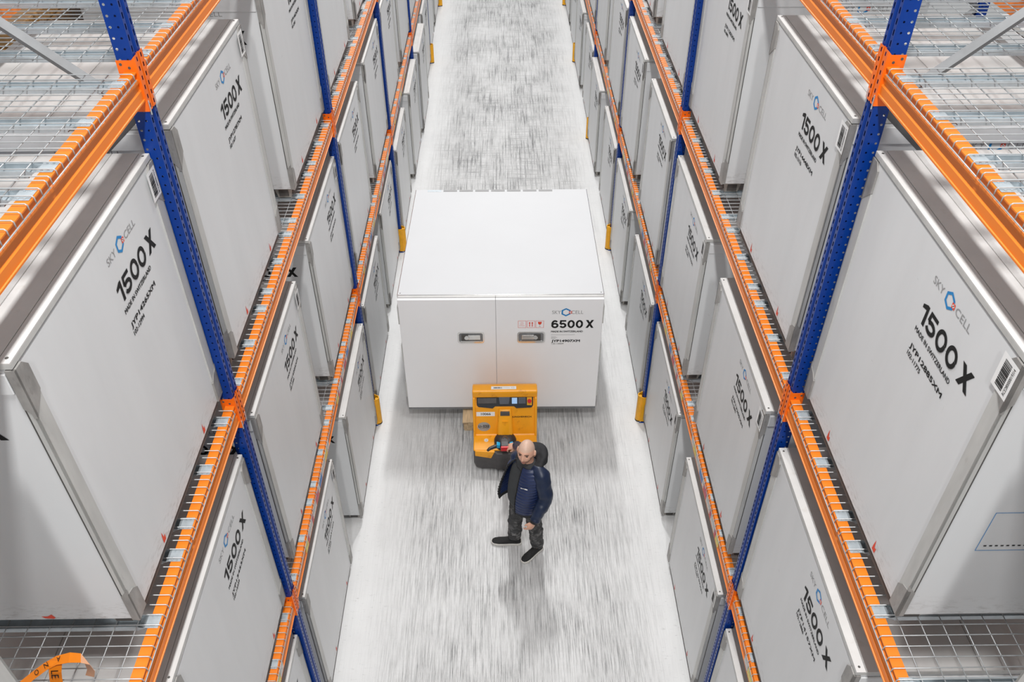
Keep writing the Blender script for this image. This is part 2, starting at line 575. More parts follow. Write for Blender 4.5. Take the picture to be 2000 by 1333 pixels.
def upright_mesh(sx):
    """cold-rolled post, aisle face at u=0, centred on y=0; sheet with slots and holes; u grows away from the aisle"""
    b = MB(sx)
    n = int(UH / 0.05)

    def slot(y0, y1, z, u):
        a, c = y0 + 0.010, y1 - 0.010
        z0, z1, s0, s1 = z, z + 0.05, z + 0.008, z + 0.036
        b.add([(u, y0, z0), (u, y1, z0), (u, y1, z1), (u, y0, z1), (u, a, s0), (u, c, s0), (u, c, s1), (u, a, s1)],
              [(0, 1, 5, 4), (1, 2, 6, 5), (2, 3, 7, 6), (3, 0, 4, 7)])

    def hole(y, u0, u1, z, r):
        cu, cz = (u0 + u1) / 2, z + 0.025
        out = [(u0, z), (cu, z), (u1, z), (u1, cz), (u1, z + 0.05), (cu, z + 0.05), (u0, z + 0.05), (u0, cz)]
        inn = [(cu + r * math.cos(-3 * PI / 4 + k * PI / 4), cz + r * math.sin(-3 * PI / 4 + k * PI / 4)) for k in range(8)]
        b.add([(q[0], y, q[1]) for q in out + inn], [(k, (k + 1) % 8, 8 + (k + 1) % 8, 8 + k) for k in range(8)])
    for k in range(n):
        z = k * 0.05
        slot(-0.05, -0.018, z, 0.0)
        slot(0.018, 0.05, z, 0.0)
        for y in (-0.05, 0.05):
            hole(y, 0.012, 0.042, z, 0.0055)
            hole(y, 0.046, 0.080, z, 0.0065)
    z = n * 0.05
    for (ya, ua), (yb, ub) in (((-0.018, 0), (-0.012, 0.014)), ((-0.012, 0.014), (0.012, 0.014)), ((0.012, 0.014), (0.018, 0)),
                               ((-0.05, 0), (-0.05, 0.012)), ((0.05, 0), (0.05, 0.012)), ((-0.05, 0.042), (-0.05, 0.046)),
                               ((0.05, 0.042), (0.05, 0.046)), ((-0.05, 0.08), (-0.028, 0.084)), ((0.05, 0.08), (0.028, 0.084))):
        b.add([(ua, ya, 0), (ub, yb, 0), (ub, yb, z), (ua, ya, z)], [(0, 1, 2, 3)])
    return b.mesh('upright', [M['blue']], fix=False)


def beam_mesh(sx, L):
    """box beam with a stepped front; u=0 aisle lip; z=0 underside; y from 0 to L"""
    b = MB(sx)
    poly = [(0.0, 0.0), (0.0, 0.008), (0.005, 0.010), (0.005, 0.050), (0.011, 0.058), (0.011, 0.080), (0.005, 0.088), (0.005, 0.104),
            (0.012, 0.108), (0.012, 0.132), (0.004, 0.134), (0.004, BH), (BD, BH), (BD, 0.0)]
    b.prism(poly, 'y', 0.0, L)
    return b.mesh('crossbeam', [M['orange']])


def connector_mesh(sx, sy):
    """L plate hooked on the post: flange on the post face and leg at the beam end; sy=+1 at the low-y end of a beam"""
    b = MB(sx)
    z0, z1 = -0.055, BH + 0.075
    # flange lies on the post's aisle face, running from the post edge towards its middle
    fl0, fl1 = -0.039 * sy, 0.003 * sy
    zs = [z0 + 0.012]
    n = 6
    step = (z1 - z0) / n
    for k in range(n):
        za, zb = z0 + k * step, z0 + (k + 1) * step
        ya, yb = fl0, fl1
        a, c = ya + 0.014 * sy, yb - 0.016 * sy
        h0, h1 = za + 0.012, zb - 0.012
        o = [(-0.006, ya, za), (-0.006, yb, za), (-0.006, yb, zb), (-0.006, ya, zb), (-0.006, a, h0), (-0.006, c, h0), (-0.006, c, h1), (-0.006, a, h1)]
        b.add(o, [(0, 1, 5, 4), (1, 2, 6, 5), (2, 3, 7, 6), (3, 0, 4, 7)])
        b.add([(0.0, a, h0), (0.0, c, h0), (0.0, c, h1), (0.0, a, h1)], [(0, 1, 2, 3)], 1)
    b.add([(-0.006, fl0, z0), (0.002, fl0, z0), (0.002, fl0, z1), (-0.006, fl0, z1)], [(0, 1, 2, 3)])
    y = fl1
    # leg with two bolt holes above the beam, a clipped upper corner
    poly = [(-0.006, z0), (0.085, z0), (0.085, z1 - 0.02), (0.014, z1 - 0.02), (-0.006, z1)]
    b.prism(poly, 'y', y, y + 0.004 * sy)
    for u, z in ((0.03, z1 - 0.055), (0.066, z1 - 0.038)):
        b.tube([(u, y - 0.0015 * sy, z), (u, y + 0.0055 * sy, z)], 0.007, 8, 1)
    # safety pin
    b.box(-0.009, -0.004, y - 0.012 * sy, y - 0.006 * sy, z0 - 0.02, z0 + 0.05, 2)
    return b.mesh('end_connector', [M['conn'], M['core'], M['zinc']], fix=False)


DP, NDECK = 0.97, 4


def deck_mesh(sx):
    """welded mesh panel lying on the beams: u from 0 (front waterfall) to RD, y from 0 to DP, z=0 beam top"""
    b = MB(sx)
    r = 0.0029
    z = 0.006
    ny = 18
    for k in range(ny):
        y = 0.012 + k * (DP - 0.024) / (ny - 1)
        b.tube([(-0.002, y, -0.026), (-0.001, y, z - 0.006), (0.006, y, z), (RD - 0.006, y, z), (RD + 0.001, y, -0.026)], r, 5)
    for k in range(9):
        u = 0.115 + k * 0.105
        b.tube([(u, 0.006, z - 2 * r), (u, DP - 0.006, z - 2 * r)], r, 5)
    b.tube([(-0.006, 0.006, -0.026), (-0.006, DP - 0.006, -0.026)], r * 1.15, 5)
    b.tube([(RD + 0.004, 0.006, -0.026), (RD + 0.004, DP - 0.006, -0.026)], r, 5)
    return b.mesh('wire_mesh', [M['wire']], smooth=True, fix=False)


def support_mesh(sx):
    """U channel under the mesh, flattened ends resting on the beam flanges"""
    b = MB(sx)
    w = 0.034
    t = -0.004
    for e in (0, 1):
        def U(u):
            return u if e == 0 else RD - u
        b.add([(U(0.012), -w * 1.15, t), (U(0.012), w * 1.15, t), (U(0.075), w * 1.15, t), (U(0.075), -w * 1.15, t)], [(0, 1, 2, 3)])
        b.add([(U(0.075), -w * 1.15, t), (U(0.075), w * 1.15, t), (U(0.115), w, -0.030), (U(0.115), -w, -0.030)], [(0, 1, 2, 3)])
        for s in (-1, 1):
            b.add([(U(0.055), s * w * 1.15, t), (U(0.075), s * w * 1.15, t), (U(0.115), s * w, -0.030), (U(0.115), s * w, -0.004)], [(0, 1, 2, 3)])
            for uu in (0.03, 0.055):
                b.box(U(uu) - 0.004, U(uu) + 0.004, s * w * 0.85 - 0.004, s * w * 0.85 + 0.004, t, t + 0.004)
    b.box(0.11, RD - 0.11, -w, w, -0.032, -0.030)
    for s in (-1, 1):
        b.box(0.11, RD - 0.11, s * w - 0.001, s * w + 0.001, -0.032, -0.003)
        b.box(0.11, RD - 0.11, s * w - (0.006 if s > 0 else 0.0), s * w + (0.006 if s < 0 else 0.0), -0.005, -0.003)
    return b.mesh('support_channel', [M['zinc']], fix=False)


def brace_mesh(sx, za, zb):
    """lattice strut between front and rear post, u from 0.07 to RD-0.07"""
    b = MB(sx)
    d = Vector((RD - 0.16, 0, zb - za)).normalized()
    a = Vector((0.08, 0, za)) - d * 0.02
    c = Vector((RD - 0.08, 0, zb)) + d * 0.02
    b.tube([a, c], 0.029, 4, 0, True, 1.0, upv=(0, 1, 1))
    up_ = Vector((-d.z, 0, d.x))
    for p in (a + d * 0.03, c - d * 0.03):
        b.tube([p - Vector((0, 0.028, 0)), p + Vector((0, 0.028, 0))], 0.008, 6)
    return b.mesh('diagonal_brace', [M['zincdark']])


def label_meshes(sx):
    """row of coloured location stickers on the lower beam front"""
    mats = [M['lab_y'], M['lab_r'], M['lab_r'], M['lab_b'], M['lab_w'], M['lab_g']]
    out = []
    for base in (0.45, 2.25):
        y = base
        for ln, mi in ((0.10, 0), (0.05, 1), (0.16, 4), (0.05, 1), (0.16, 4), (0.13, 2), (0.06, 4), (0.13, 3), (0.04, 4), (0.15, 4), (0.12, 0), (0.10, 4)):
            out.append(MB(sx).box(-0.0015, 0.006, y, y + ln - 0.008, 0.018, 0.096).mesh('location_sticker', [mats[mi]], fix=False))
            y += ln
    return out


def base_mesh(sx):
    b = MB(sx)
    b.box(-0.02, 0.12, -0.07, 0.07, 0, 0.008)
    for u, y in ((-0.006, -0.055), (-0.006, 0.055), (0.1, -0.055), (0.1, 0.055)):
        b.cyl((u, y, 0.008), 0.010, 0.016, 'z', 6, 1)
    return b.mesh('base_plate', [M['blue'], M['zinc']])


def rack(name, label, sx, X, beams, n_up, base_floor=True):
    """beams: {z: range of bays}; n_up: range of posts"""
    R = thing(name, label, 'rack', (X, 0, 0))
    um = upright_mesh(sx)
    bmh = base_mesh(sx)
    braces = {True: brace_mesh(sx, 1.0, 1.91), False: brace_mesh(sx, 1.91, 1.0)}
    rear = upright_mesh(-sx)
    for n in n_up:
        y = Y0 + n * BAY
        o = put('upright', um, R, (0, y, 0.004))
        put('base_plate', bmh, o, (0, 0, -0.004))
        put('upright', rear, R, (sx * RD, y, 0.004))
        for k in range(-6, 2):      # zigzag lattice meeting the front post at 6.25 m
            za = 6.25 + (k - 1) * 0.91
            zb = za + 0.91
            if za < 0.2 or zb > UH:
                continue
            e = (k - 1) % 2 == 0
            put('diagonal_brace', braces[e], R, (0, y, za - 1.0))
    L = BAY - 0.094
    fm_, ca, cb = beam_mesh(sx, L), connector_mesh(sx, 1), connector_mesh(sx, -1)
    rm, rca, rcb = beam_mesh(-sx, L), connector_mesh(-sx, 1), connector_mesh(-sx, -1)
    dm, sm, lm = deck_mesh(sx), support_mesh(sx), label_meshes(sx)
    for z, bays in beams.items():
        for n in bays:
            y = Y0 + n * BAY + 0.047
            for (mm, c1, c2, u) in ((fm_, ca, cb, 0.0), (rm, rca, rcb, RD)):
                o = put('crossbeam', mm, R, (sx * u, y, z))
                put('end_connector', c1, o, (0, 0, 0))
                put('end_connector', c2, o, (0, L, 0))
                if z == Z1 and u == 0.0:
                    for q in (lm if n < 3 else []):
                        put('location_sticker', q, o, (0, 0, 0))
            for k in range(NDECK):
                yy = y + 0.022 + k * (DP + 0.008)
                d = put('wire_deck', dm, R, (0, yy, z + BH + 0.006), kind='stuff')
                for q in (0.10, DP / 2, DP - 0.10):
                    put('support_channel', sm, d, (0, q, 0))
    return R


rack('pallet_rack', 'tall blue and orange pallet rack along the left side of the aisle', -1, XL,
     {Z1: range(-1, 5), Z2: range(-1, 3), Z3: range(-1, 1)}, range(-1, 7))
rack('pallet_rack', 'tall blue and orange pallet rack along the right side of the aisle', 1, XR,
     {Z1: range(-1, 5), Z2: range(-1, 3), Z3: range(-1, 1)}, range(-1, 7))
rack('pallet_rack', 'rack back to back behind the left rack, glimpsed through the mesh', -1, XL - RD - 0.30, {Z2: range(0, 1)}, range(0, 2))
rack('pallet_rack', 'rack back to back behind the right rack, glimpsed through the mesh', 1, XR + RD + 0.30, {Z2: range(0, 1)}, range(0, 2))

# ------------------------------------------------------------------ 1500 X containers
CH, CW, CD = 1.62, 1.57, 1.31
hx, hy = CD / 2, CW / 2
FH = 0.108


def shell_mesh():
    b = MB()
    b.box(-hx + 0.005, hx - 0.005, -hy + 0.005, hy - 0.005, 0.0, CH - 0.036)
    b.box(-hx + 0.02, hx - 0.02, -hy + 0.02, hy - 0.02, CH - 0.040, CH - 0.020, 1)
    for s in (-1, 1):    # raised band under the lid on the end faces
        y = s * (hy - 0.005)
        b.box(-hx + 0.035, hx - 0.035, min(y, y + s * 0.010), max(y, y + s * 0.010), CH - 0.150, CH - 0.050)
    b.box(-hx + 0.012, hx - 0.012, -hy + 0.07, hy - 0.07, -0.045, 0.001, 1)  # dark strip added to stand in for the shadow gap below the box
    return b.mesh('shell', [M['white'], M['core']])


def lid_mesh():
    b = MB()
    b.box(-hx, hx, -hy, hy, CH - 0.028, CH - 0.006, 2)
    xs = [(hx - 0.048, hx), (hx - 0.180, hx - 0.052), (0.003, hx - 0.185), (-hx + 0.185, -0.003), (-hx + 0.052, -hx + 0.180), (-hx, -hx + 0.048)]
    for a, c in xs:
        a, c = min(a, c), max(a, c)
        b.box(a, c, -hy, hy, CH - 0.006, CH)
    for x in (hx - 0.022, -hx + 0.022):
        for y in (-hy + 0.03, hy - 0.03):
            b.cyl((x, y, CH - 0.001), 0.007, 0.002, 'z', 8, 1)
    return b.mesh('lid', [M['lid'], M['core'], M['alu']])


def cap_mesh(sy, top):
    b = MB()
    z0 = CH - 0.031 if top else 0.0
    q = -1 if top else 1
    pts = [(0.0, 0.004), (0.056, 0.004), (0.088, 0.040), (0.088, 0.165), (0.0, 0.240)] if top else \
          [(0.0, 0.0), (0.088, 0.0), (0.088, 0.150), (0.055, 0.185), (0.0, 0.205)]
    poly = [(sy * (hy + 0.004 - a), z0 + q * c) for a, c in pts]
    b.prism(poly, 'x', hx - 0.008, hx + 0.006)
    y = sy * (hy + 0.004)
    b.prism([(hx + 0.006, z0 + q * 0.004), (hx - 0.030, z0 + q * 0.004), (hx - 0.030, z0 + q * 0.19), (hx + 0.006, z0 + q * 0.235)], 'y', y, y - sy * 0.012)
    return b.mesh('corner_cap', [M['cap']])


def rail_mesh(sy):
    b = MB()
    y = sy * (hy + 0.001)
    yi = sy * (hy - 0.082)
    b.box(hx - 0.006, hx + 0.0025, min(y, yi), max(y, yi), 0.16, CH - 0.20)
    y2 = sy * (hy - 0.008)
    b.box(hx - 0.024, hx + 0.0025, min(y, y2), max(y, y2), 0.16, CH - 0.20)
    yd = sy * hy
    b.box(hx - 0.031, hx - 0.024, min(y2, yd) , max(y2, yd), 0.05, CH - 0.16, 1)
    return b.mesh('edge_rail', [M['alu'], M['core']])


def foot_mesh():
    b = MB()
    w0, w1 = 0.075, 0.055
    b.ring([[(-w0, -w0, 0), (w0, -w0, 0), (w0, w0, 0), (-w0, w0, 0)], [(-w1, -w1, -FH), (w1, -w1, -FH), (w1, w1, -FH), (-w1, w1, -FH)]])
    for s in (-1, 1):
        b.box(-0.04, 0.04, s * 0.062, s * 0.072, -0.085, -0.03, 1)
        b.box(s * 0.062, s * 0.072, -0.04, 0.04, -0.085, -0.03, 1)
    return b.mesh('foot', [M['foot'], M['core']], fix=False)


def print_layout(serial, small, right):
    """u runs left to right, u=0 is the right-hand edge of the face; v measured from the top of the container"""
    o = -right
    out = []
    p = Print()
    logo(p, o - 0.50, o - 0.14, -0.165, 0.044)
    out.append(('logo', p))
    p = Print()
    model_number(p, '1500X', o - 0.505, o, -0.392, -0.288)
    out.append(('model_lettering', p))
    p = Print()
    p.text('MADE IN SWITZERLAND', o - 0.50, o - 0.13, -0.448, -0.424, 0, 0.0, heavy=0.0008)
    out.append(('origin_lettering', p))
    p = Print()
    p.text(serial, o - 0.49, o - 0.142, -0.547, -0.512, 0, 0.0, heavy=0.0016)
    p.text(small, o - 0.49, o - 0.345, -0.582, -0.558, 0, 0.0, heavy=0.0006)
    out.append(('serial_lettering', p))
    return out


def front_print(serial, small):
    ps = print_layout(serial, small, 0.22)
    # red arrow stickers near the bottom edge, marking the fork pockets
    for u in (-0.36, -1.13):
        p = Print()
        z = -CH + 0.02
        p.poly([(u - 0.016, z), (u + 0.016, z), (u + 0.020, z + 0.035), (u + 0.004, z + 0.028), (u - 0.006, z + 0.075), (u - 0.014, z + 0.03)], 2)
        ps.append(('arrow_sticker', p))
    return [(nm, p.mesh(nm, PM, lambda u, v, l: (hx - 0.005 + 0.0012 + l, hy + u, CH + v))) for nm, p in ps]


def end_print(sy, serial, small):
    ps = print_layout(serial, small, 0.15)
    p = Print()
    u, z = -0.42, -CH + 0.01
    p.poly([(u - 0.035, z + 0.02), (u - 0.02, z + 0.005), (u + 0.02, z), (u + 0.03, z + 0.01), (u + 0.018, z + 0.035), (u - 0.005, z + 0.02)], 2)
    ps.append(('arrow_sticker', p))
    if sy < 0:
        return [(nm, p.mesh(nm, PM, lambda u, v, l: (hx + u, -hy + 0.005 - 0.0012 - l, CH + v))) for nm, p in ps]
    return [(nm, p.mesh(nm, PM, lambda u, v, l: (-(hx + u), hy - 0.005 + 0.0012 + l, CH + v))) for nm, p in ps]


def barcode_mesh():
    p = Print()
    p.rect(-0.118, -0.006, -0.215, -0.058, 3, 0)
    rnd = random.Random(3)
    v = -0.198
    while v < -0.078:
        t = rnd.choice((0.0015, 0.003, 0.005))
        p.rect(-0.095, -0.045, v, min(v + t, -0.076), 0, 0.0008)
        v += t + rnd.choice((0.0015, 0.003))
    p.text('RCE280000019314', -0.036, -0.020, -0.20, -0.075, 0, 0.0, rot=True, lift=0.0008)
    return p.mesh('barcode_label', PM, lambda u, v, l: (hx + 0.0065 + l, hy + u, CH + v))


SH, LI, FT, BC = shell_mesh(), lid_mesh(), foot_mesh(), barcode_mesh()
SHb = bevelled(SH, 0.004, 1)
CAPS = [cap_mesh(sy, t) for sy in (-1, 1) for t in (True, False)]
RAILS = [rail_mesh(-1), rail_mesh(1)]
_fp = {}


def prints(serial, small):
    if serial not in _fp:
        _fp[serial] = (front_print(serial, small), end_print(-1, serial, small), end_print(1, serial, small))
    return _fp[serial]


def container(loc, rotz, label, serial, small, group, near_end, name='insulated_container', barcode=True):
    t = thing(name, label, 'container', loc, rotz, group)
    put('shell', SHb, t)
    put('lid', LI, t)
    for c in CAPS:
        put('corner_cap', c, t)
    for r in RAILS:
        put('edge_rail', r, t)
    for x in (-hx + 0.11, hx - 0.11):
        for y in (-hy + 0.12, 0.0, hy - 0.12):
            put('foot', FT, t, (x, y, 0))
    f, e0, e1 = prints(serial, small)
    for nm, me in f + (e0 if near_end < 0 else e1):
        put(nm, me, t)
    if barcode:
        put('barcode_label', BC, t)
    return t


SER = {('left', 2, 1): ('JYP14265XM', '102-12994'), ('left', 2, 2): ('JYP12787XM', '102-11677'), ('left', 1, 0): ('JYP13453XM', '102-12339'),
       ('left', 1, 1): ('JYP14205XM', '102-12936'), ('right', 2, 2): ('JYP14448XM', '102-13176'), ('right', 2, 1): ('JYP12885XM', '102-11775'),
       ('right', 2, 3): ('JYP11203XM', '102-10093'), ('right', 1, 0): ('JYP14157XM', '102-12886'), ('right', 1, 1): ('JYP13205XM', '102-12095')}
ORD = ['nearest', 'second', 'third', 'fourth', 'fifth', 'sixth', 'seventh', 'eighth', 'ninth', 'tenth', 'eleventh', 'twelfth', 'thirteenth']
TIER = ['floor tier', 'middle tier', 'top tier']
# (bay, slot) of every container the photograph shows, near to far
SLOTS = {2: [(-1, 0), (-1, 1), (0, 0), (0, 1), (1, 0), (1, 1)],
         1: [(-1, 1), (0, 0), (0, 1), (1, 0), (1, 1), (2, 0), (2, 1), (3, 0), (3, 1)],
         0: [(-1, 1), (0, 0), (0, 1), (1, 0), (1, 1), (2, 0), (2, 1), (3, 0), (3, 1), (4, 0), (4, 1), (5, 0)]}
rj = random.Random(11)
FLOOR_X = {'left': {(0, 1): -1.672, (1, 0): -1.70, (1, 1): -1.725, (2, 0): -1.675, (2, 1): -1.64, (3, 0): -1.605, (3, 1): -1.69},
           'right': {(0, 1): 1.822, (1, 1): 1.798, (2, 0): 1.79, (2, 1): 1.757, (3, 0): 1.80, (3, 1): 1.772}}
for side, X, sg in (('left', XL, -1), ('right', XR, 1)):
    for lev in (2, 1, 0):
        zb = (FH + 0.002, Z1 + BH + 0.0155 + FH, Z2 + BH + 0.0155 + FH)[lev]
        face = face0 = X + sg * (0.057 if lev == 2 else (0.032 if side == 'left' else 0.006))
        for i, (bay, slot) in enumerate(SLOTS[lev]):
            if lev == 0:      # the floor row is set down a little unevenly
                face = FLOOR_X[side].get((bay, slot), face0)
            yc = Y0 + bay * BAY + (0.262 if slot == 0 else 2.425) + hy + rj.uniform(-0.02, 0.02) - (0.09 if (bay, slot) == (-1, 0) else 0.0)
            ser = SER.get((side, lev, i), ('JYP14%03dXM' % rj.randint(100, 999), '102-12%03d' % rj.randint(100, 999)) if yc < 12 else ('JYP13571XM', '102-12457'))
            where = 'nearest the camera' if i == 0 else ORD[i] + ' from the camera'
            extra = ' with serial ' + ser[0] if (side, lev, i) in SER else ''
            lab = 'white container' + extra + ' on the ' + side + " rack's " + TIER[lev] + ', ' + where
            container((face + sg * hx, yc, zb), 0.0 if side == 'left' else PI, lab, ser[0], ser[1],
                      'white containers on the ' + side + ' rack', -1 if side == 'left' else 1, barcode=yc < 12 and (i % 3 != 0 or lev == 2))

# back-to-back neighbours, glimpsed through the mesh at the top corners
zb2 = Z2 + BH + 0.0155 + FH
container((XR + RD + 0.30 + 0.057 + hx, Y0 + 0.26 + hy, zb2), 0.0, 'white container behind the right rack, seen through the mesh at the top corner', 'JYP13571XM', '102-12457',
          None, -1, barcode=False)
w = thing('wrapped_cartons', 'brown cartons in shiny film wrap behind the left rack, seen through mesh', 'cartons', (-3.50, Y0 + 2.35, Z2 + BH + 0.0155))
b = MB()
b.box(-0.36, 0.36, -0.75, 0.75, 0.145, 1.62)
put('film_wrap', bevelled(b.mesh('film_wrap', [M['film']]), 0.03, 3), w)
for j in range(4):
    bx = MB().box(-0.34, 0.34, -0.73 + j * 0.37, -0.73 + j * 0.37 + 0.355, 1.622, 1.72)
    put('carton', bevelled(bx.mesh('carton', [M['film']]), 0.012, 2), w)
b = MB()
for y in (-0.70, 0.0, 0.70):
    b.box(-0.37, 0.37, y - 0.05, y + 0.05, 0.0, 0.10)
b.box(-0.37, 0.37, -0.77, 0.77, 0.10, 0.143)
put('pallet_base', b.mesh('pallet_base', [M['wood']]), w)

# ------------------------------------------------------------------ column guards
b = MB()
prof = [(0.052 * math.cos(a), 0.050 * math.sin(a)) for a in [PI / 2 - PI * k / 10 for k in range(11)]]
prof = [(0.0, 0.058)] + [(x + 0.004, y) for x, y in prof] + [(0.0, -0.058)]
inner = [(x * 0.80, y * 0.86) for x, y in prof]
n = len(prof)
vs = [(x, y, z) for z in (0.02, 0.45) for x, y in prof] + [(x, y, z) for z in (0.02, 0.45) for x, y in inner]
fs = []
for i in range(n - 1):
    fs += [(i, i + 1, n + i + 1, n + i), (2 * n + i + 1, 2 * n + i, 3 * n + i, 3 * n + i + 1), (n + i, n + i + 1, 3 * n + i + 1, 3 * n + i)]
b.add(vs, fs)
for s in (-1, 1):
    b.box(-0.06, 0.004, s * 0.054, s * 0.062, 0.02, 0.45)
    b.box(0.0, 0.02, s * 0.028 - 0.006, s * 0.028 + 0.006, 0.02, 0.41)
gm = b.mesh('guard_shell', [M['yellow']])
gi = MB().cyl((0.022, 0, 0.02), 0.021, 0.41, 'z', 14).mesh('guard_core', [M['yellow']], smooth=False)
gr = MB().prism([(x * 1.02, y * 1.02) for x, y in prof], 'z', 0.0, 0.02).mesh('rubber_base', [M['rubber']])
GL = {('left', 1): 'yellow post guard at the left rack post beside the large container',
      ('left', 2): 'yellow post guard on the left, level with the far end of the large container',
      ('left', 4): 'yellow post guard far down the left rack, near the top of the aisle',
      ('left', 5): 'yellow post guard at the farthest left rack post, cut by the frame',
      ('left', 3): 'yellow post guard at the left rack post just past the large container, hidden by containers',
      ('right', 1): 'yellow post guard at the right rack post beside the large container',
      ('right', 2): 'yellow post guard on the right, level with the far half of the large container',
      ('right', 3): 'yellow post guard at the right rack post just past the large white container',
      ('right', 4): 'yellow post guard far down the right rack, one post before the last',
      ('right', 5): 'yellow post guard at the farthest right rack post, cut by the frame'}
for side, X, sg in (('left', XL, 1), ('right', XR, -1)):
    for n_ in (1, 2, 3, 4, 5):
        if (side, n_) == ('left', 3):
            continue
        t = thing('post_guard', GL[(side, n_)], 'guard', (X + sg * 0.012, Y0 + n_ * BAY, 0), 0.0 if sg > 0 else PI, 'yellow post guards at the rack feet')
        put('guard_shell', gm, t)
        put('guard_core', gi, t)
        put('rubber_base', gr, t)

# ------------------------------------------------------------------ 6500 X container
big = thing('large_container', 'large white container marked 6500 X standing in the aisle on the pallet truck', 'container', (-0.032, 8.0, 0.0), math.radians(-0.4))
bx0, bx1, by1, zb, zt = -1.222, 1.222, 2.50, 0.20, 2.02


def taper(me, k=0.028):
    for v in me.vertices:
        v.co.x -= (v.co.x / bx1) * k * max(0.0, v.co.y) / by1
    return me


b = MB().box(bx0 + 0.01, bx1 - 0.01, 0.07, by1, zb, zt - 0.03)
put('body', taper(bevelled(b.mesh('body', [M['bigwhite']]), 0.006, 2)), big)
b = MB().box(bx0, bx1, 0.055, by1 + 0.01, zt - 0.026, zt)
b.box(bx0 - 0.004, bx1 + 0.004, 0.045, 0.056, zt - 0.030, zt + 0.002, 1)
for s in (bx0 - 0.004, bx1 - 0.004):
    b.box(s, s + 0.008, 0.05, by1 + 0.01, zt - 0.03, zt + 0.001, 1)
for x in (bx0 + 0.03, bx1 - 0.03):
    b.cyl((x, 0.09, zt), 0.007, 0.002, 'z', 8, 2)
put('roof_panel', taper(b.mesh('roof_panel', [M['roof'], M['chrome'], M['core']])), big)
for k in range(8):
    x = -1.03 + k * 0.222
    b = MB().box(x, x + 0.190, by1 - 0.045, by1 + 0.004, zt, zt + 0.002)
    put('vent_slot', b.mesh('vent_slot', [M['greyprint'] if k else M['zinc']]), big)
for s in (0, 1):
    xa, xc = (bx0, -0.0635) if s == 0 else (-0.0605, bx1)
    b = MB().box(xa, xc, 0.0, 0.066, zb + 0.02, zt - 0.035)
    d = put('door', bevelled(b.mesh('door', [M['bigwhite']]), 0.005, 2), big)
    hx0, hx1 = (-0.532, -0.206) if s == 0 else (0.197, 0.536)
    h = MB()
    z0, z1 = 1.322, 1.498
    rr = 0.035

    def rrect(x0, x1, z0, z1, r):
        pts = []
        for cx_, cz_, a0 in ((x1 - r, z1 - r, 0), (x0 + r, z1 - r, PI / 2), (x0 + r, z0 + r, PI), (x1 - r, z0 + r, 1.5 * PI)):
            pts += [(cx_ + r * math.cos(a0 + q * PI / 6), cz_ + r * math.sin(a0 + q * PI / 6)) for q in range(4)]
        return pts
    o_, i_ = rrect(hx0, hx1, z0, z1, rr), rrect(hx0 + 0.018, hx1 - 0.018, z0 + 0.018, z1 - 0.018, rr * 0.7)
    n = len(o_)
    h.add([(q[0], -0.001, q[1]) for q in o_] + [(q[0], -0.008, q[1]) for q in o_] + [(q[0], -0.008, q[1]) for q in i_] + [(q[0], -0.001, q[1]) for q in i_],
          [(k + a * n, (k + 1) % n + a * n, (k + 1) % n + (a + 1) * n, k + (a + 1) * n) for a in range(3) for k in range(n)])
    h.add([(q[0], -0.0015, q[1]) for q in i_], [tuple(range(n))], 1)
    put('handle_frame', h.mesh('handle_frame', [M['chrome'], M['zincdark']], fix=False), d)
    m_ = 1 if s == 0 else -1
    cxh = (hx0 + hx1) / 2
    h = MB()
    xa_, xb_ = cxh - m_ * 0.035, cxh + m_ * 0.115
    h.box(min(xa_, xb_), max(xa_, xb_), -0.022, -0.004, 1.385, 1.455)
    xa_, xb_ = cxh - m_ * 0.115, cxh - m_ * 0.035
    h.box(min(xa_, xb_), max(xa_, xb_), -0.014, -0.004, 1.37, 1.46, 1)
    h.cyl((cxh - m_ * 0.05, -0.028, 1.42), 0.032, 0.022, 'y', 14)
    h.box(hx0 + 0.03, hx1 - 0.03, -0.012, -0.004, 1.345, 1.362)
    put('latch', bevelled(h.mesh('latch', [M['chrome'], M['core']]), 0.006, 2), d)
    for zz in (0.55, 1.15, 1.75):
        xh = bx0 - 0.012 if s == 0 else bx1 - 0.004
        put('hinge', MB().box(xh, xh + 0.016, 0.0, 0.12, zz - 0.13, zz + 0.13).mesh('hinge', [M['alu']]), d)
p = Print()
logo(p, 0.612, 0.985, 1.792, 0.062)
model_number(p, '6500X', 0.607, 1.120, 1.550, 1.672)
p.text('MADE IN SWITZERLAND', 0.608, 0.992, 1.483, 1.508, 0, 0.0, heavy=0.0014)
p.rect(0.608, 0.90, 1.443, 1.447, 4)
for k, ln in enumerate((0.06, 0.075, 0.055)):
    p.rect(0.61, 0.61 + ln, 1.412 - k * 0.014, 1.416 - k * 0.014, 4)
p.text('JYP14907XM', 0.618, 0.963, 1.318, 1.365, 0, 0.0, heavy=0.0024)
p.text('120-10009', 0.618, 0.765, 1.292, 1.314, 0, 0.0)
